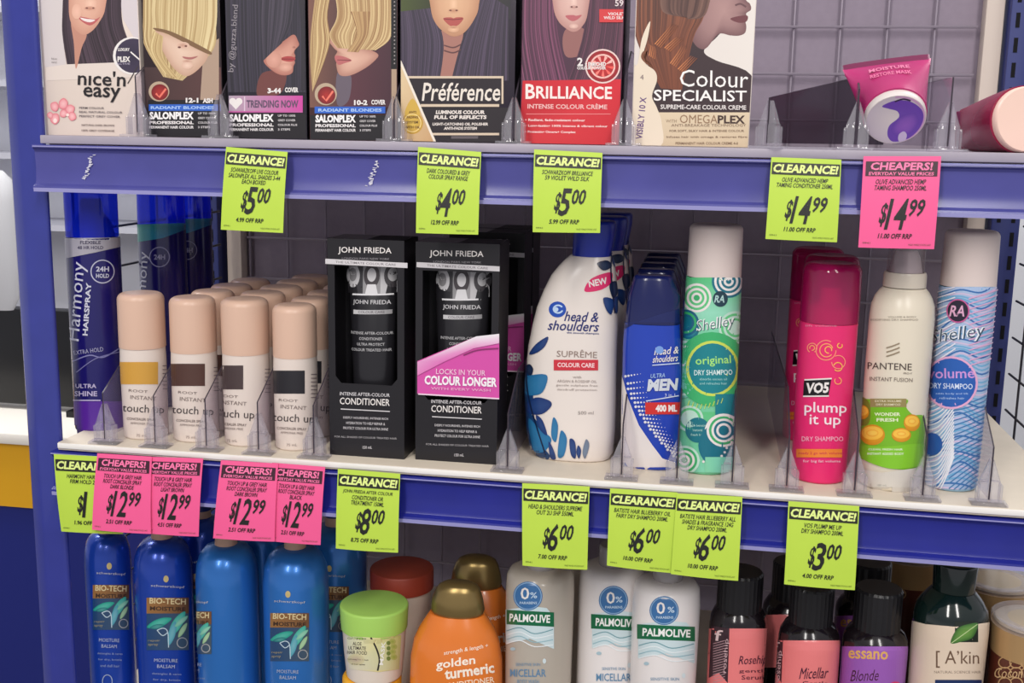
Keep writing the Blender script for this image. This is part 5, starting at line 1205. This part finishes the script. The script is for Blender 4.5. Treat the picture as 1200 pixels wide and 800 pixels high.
# black capped pink and purple label bottles
M_blk = mat('black_plastic', (20, 19, 22), .25); M_blkb = mat('black_bottle', (24, 18, 22), .16, coat=.3); M_ribs = mat('black_ribbed', (26, 25, 28), .35)
def essano(label, yf, cap, body, laby, col, banner, brand, sub, subcol):
    c = ((body[-1][1] + body[-1][2]) / 2, body[-1][0])
    V = Vessel('serum_bottle', label, 'bottle', ZB, yfront=yf, cx=c, half=(body[-1][2] - body[-1][1]) / 2)
    b = V.rows(body); b.append([0, 0, b[-1][2], b[-1][3]]); V.part('body', M_blkb, b, rb=.003)
    q = V.rows(cap); q2 = [list(v) for v in q]
    bm = bmesh.new(); z1, z0, r = q[0][0], q[-1][0], q[0][2]; N = 60
    rings = []
    for z, sc in ((z0, 1), (z1 - .002, 1), (z1, .93)):
        rings.append([bm.verts.new((math.cos(2 * math.pi * k / N) * r * sc * (1 if k % 2 else .975), math.sin(2 * math.pi * k / N) * r * sc * (1 if k % 2 else .975), z)) for k in range(N)])
    for i in range(2):
        for k in range(N): bm.faces.new((rings[i][k], rings[i][(k + 1) % N], rings[i + 1][(k + 1) % N], rings[i + 1][k]))
    bm.faces.new(rings[0][::-1]); bm.faces.new(rings[-1]); finish(bm, 'cap', M_ribs, V.root, ang=25)
    V.secs = V.secs[:1]
    A = V.art(4, 10)
    xl, xr = body[-1][1] - 6, body[-1][2] + 6
    A.rect(xl, laby, xr, 815, col, mixc(col, (255, 255, 255), .05))
    if banner:
        x0, x1 = banner
        A.poly([(x0, laby - 3), (x1, laby), (x1 - 2, 800), ((x0 + x1) / 2 - 2, 788), (x0 - 3, 794)], (58, 36, 44))
        for k in range(16): A.line([(x0 + 2, laby + 18 + k * 3), (x1 - 5, laby + 14 + k * 3)], .7, (190, 150, 156), smooth=False)
        A.text('f', (x0 + x1) / 2 - 2, laby + 8, 9, 13, (230, 200, 200), .01, 8).text('rosehip', x1 - 4, laby + 32, 40, 6, (214, 180, 184), .0, -86)
    if brand: A.text(brand, (xl + xr) / 2 - 4, laby + 10, 46, 10, (222, 170, 90), .02, 2)
    A.text(sub[0], subcol[0], laby + subcol[1], 32, 13, (70, 24, 50), .0, -2, .25).lines(sub[1:], subcol[0] + 1, laby + subcol[1] + 12, 7, 34, 5, (90, 36, 56), .0)
    if brand: A.ell(xr - 17, laby + 50, 9, 9, (222, 60, 100)).text('NEW', xr - 17, laby + 50, 11, 5, WHT, .02)
    A.build('label', V.root, INKG); return V
SAL = (232, 122, 122)
e1 = essano('slim black capped bottle with a salmon label, right of the green banner bottles', .036, [(668, 838, 892), (712, 836, 890)], [(709, 838, 889), (714, 834, 893), (722, 831, 897), (732, 830, 898), (800, 828, 894)], 736, SAL, (834, 855), None, ['Rosehip', 'gentle', 'Serum'], (882, 38))
e2 = essano('slim black capped bottle with a salmon label, left of the purple one', .026, [(684, 925, 978), (728, 923, 976)], [(725, 926, 974), (730, 920, 980), (738, 914, 984), (748, 912, 985), (800, 908, 981)], 750, SAL, (905, 918), None, ['Micellar', 'Gentle', 'Shampoo'], (954, 38))
copy_tree(e2.root, e2.root.location + Vector((-.012, .05, 0)), 'black capped bottle in shade behind the right salmon label')
e3 = essano('black capped bottle with a purple label', .022, [(688, 1002, 1060), (736, 1000, 1058)], [(733, 1002, 1057), (738, 994, 1062), (745, 988, 1064), (755, 986, 1064), (800, 983, 1060)], 757, (150, 86, 176), None, 'essano', ['Blonde', 'Toning', 'Shampoo'], (1014, 34))
copy_tree(e3.root, e3.root.location + Vector((.000, .062, 0)), 'black capped bottle behind the purple labelled one')
# dark green bottle
M_dk = mat('bottle_green_black', (14, 30, 28), .12, coat=.5)
V = Vessel('conditioner_bottle', 'dark green bottle with rounded shoulders and a cream leaf label', 'bottle', ZB, yfront=.016, cx=(1108, 790), half=44)
b = V.rows([(688, 1083, 1135), (692, 1079, 1139), (699, 1073, 1146), (708, 1067, 1152), (718, 1065, 1155), (732, 1064, 1155), (800, 1062, 1150)]); b.append([0, 0, b[-1][2], b[-1][3]])
V.part('body', M_dk, b, rb=.004); V.part('neck', M_dk, V.rows([(655, 1082, 1136), (687.5, 1083, 1134)]), rt=.002)
A = V.art(5, 10); A.poly([(1050, 722), (1085, 731), (1120, 734), (1165, 728), (1165, 815), (1050, 815)], (226, 206, 184))
A.rect(1119, 728, 1146, 752, (24, 34, 26)).blob([(1114, 753), (1122, 736), (1138, 730), (1146, 731), (1140, 746), (1128, 751)], (110, 156, 70), (52, 100, 40)).line([(1115, 753), (1130, 742), (1145, 731)], .9, (190, 210, 150))
A.text('[ A’kin', 1122, 772, 50, 20, (110, 84, 66), .0).text('NATURAL SCIENCE HAIR', 1122, 787, 54, 3, (140, 120, 104), .0).rect(1096, 796, 1150, 806, (30, 50, 96)); A.build('label', V.root, INKG)
# clear-lidded jars at the right
M_goldband = mat('satin_gold_band', (186, 150, 104), .35, metal=.3); M_brown = mat('brown_jar', (92, 44, 32), .3, coat=.3)
M_clid = clear('clear_jar_lid', (232, 226, 220), .10, .08, .22, (206, 196, 184))
V = Vessel('body_butter_jar', 'brown jar with a gold band and domed clear lid in the right corner', 'jar', ZB, yfront=.012, cx=(1208, 770), half=52)
q = V.rows([(722, 1155, 1262), (735, 1155, 1260), (762, 1155, 1256)]); r = q[0][2]; zt_ = q[0][0]; zb_ = q[2][0]
bm = bmesh.new(); loft(bm, [(0, 0, r * .86, r * .86), (.003, 0, r * .9, r * .9), (zb_, 0, r * .95, r * .95)], 2, 48); finish(bm, 'jar', M_brown, V.root); V.secs.append(([[0, 0, r * .86, r * .86], [.003, 0, r * .9, r * .9], [zb_, 0, r * .95, r * .95]], 2))
bm = bmesh.new(); loft(bm, [(zb_, 0, r * .96, r * .96), (zt_ - .006, 0, r * .99, r * .99), (zt_ - .0055, 0, r * .9, r * .9)], 2, 48); finish(bm, 'gold_band', M_goldband, V.root)
bm = bmesh.new(); loft(bm, [(zt_ - .006, 0, r * 1.0, r * 1.0), (zt_, 0, r * 1.0, r * 1.0), (zt_ + .0008, 0, r * .97, r * .97), (zt_ + .0008, 0, r * .93, r * .93), (zt_ - .002, 0, r * .9, r * .9)], 2, 48); finish(bm, 'lid_rim', M_clip, V.root)
bm = bmesh.new(); loft(bm, [(zt_ - .004, 0, r * .93, r * .93), (zt_ - .0025, 0, r * .9, r * .9), (zt_ - .0018, 0, r * .5, r * .5)], 2, 48); finish(bm, 'clear_lid', mat('hazy_lid_disc', (196, 176, 148), .15, trans=.2), V.root)
A = V.art(5, 10)
for k in range(8): A.ring(1178 + 13 * (k % 3), 776 + 12 * (k // 3), 8, 7, 1.4, (190, 150, 104), 30 * k, 30 * k + 260)
A.text('Coconut', 1188, 788, 44, 12, (206, 170, 124), .0, 0, .2); A.build('print', V.root)
jr = V.root
copy_tree(jr, jr.location + Vector((-.010, .085, .0)), 'gold banded clear lidded jar behind the right corner jar')
copy_tree(jr, Vector((atY(1062, 690, .19).x, .19, ZB)), 'gold banded jar in the gap between the purple label and the dark green bottle')
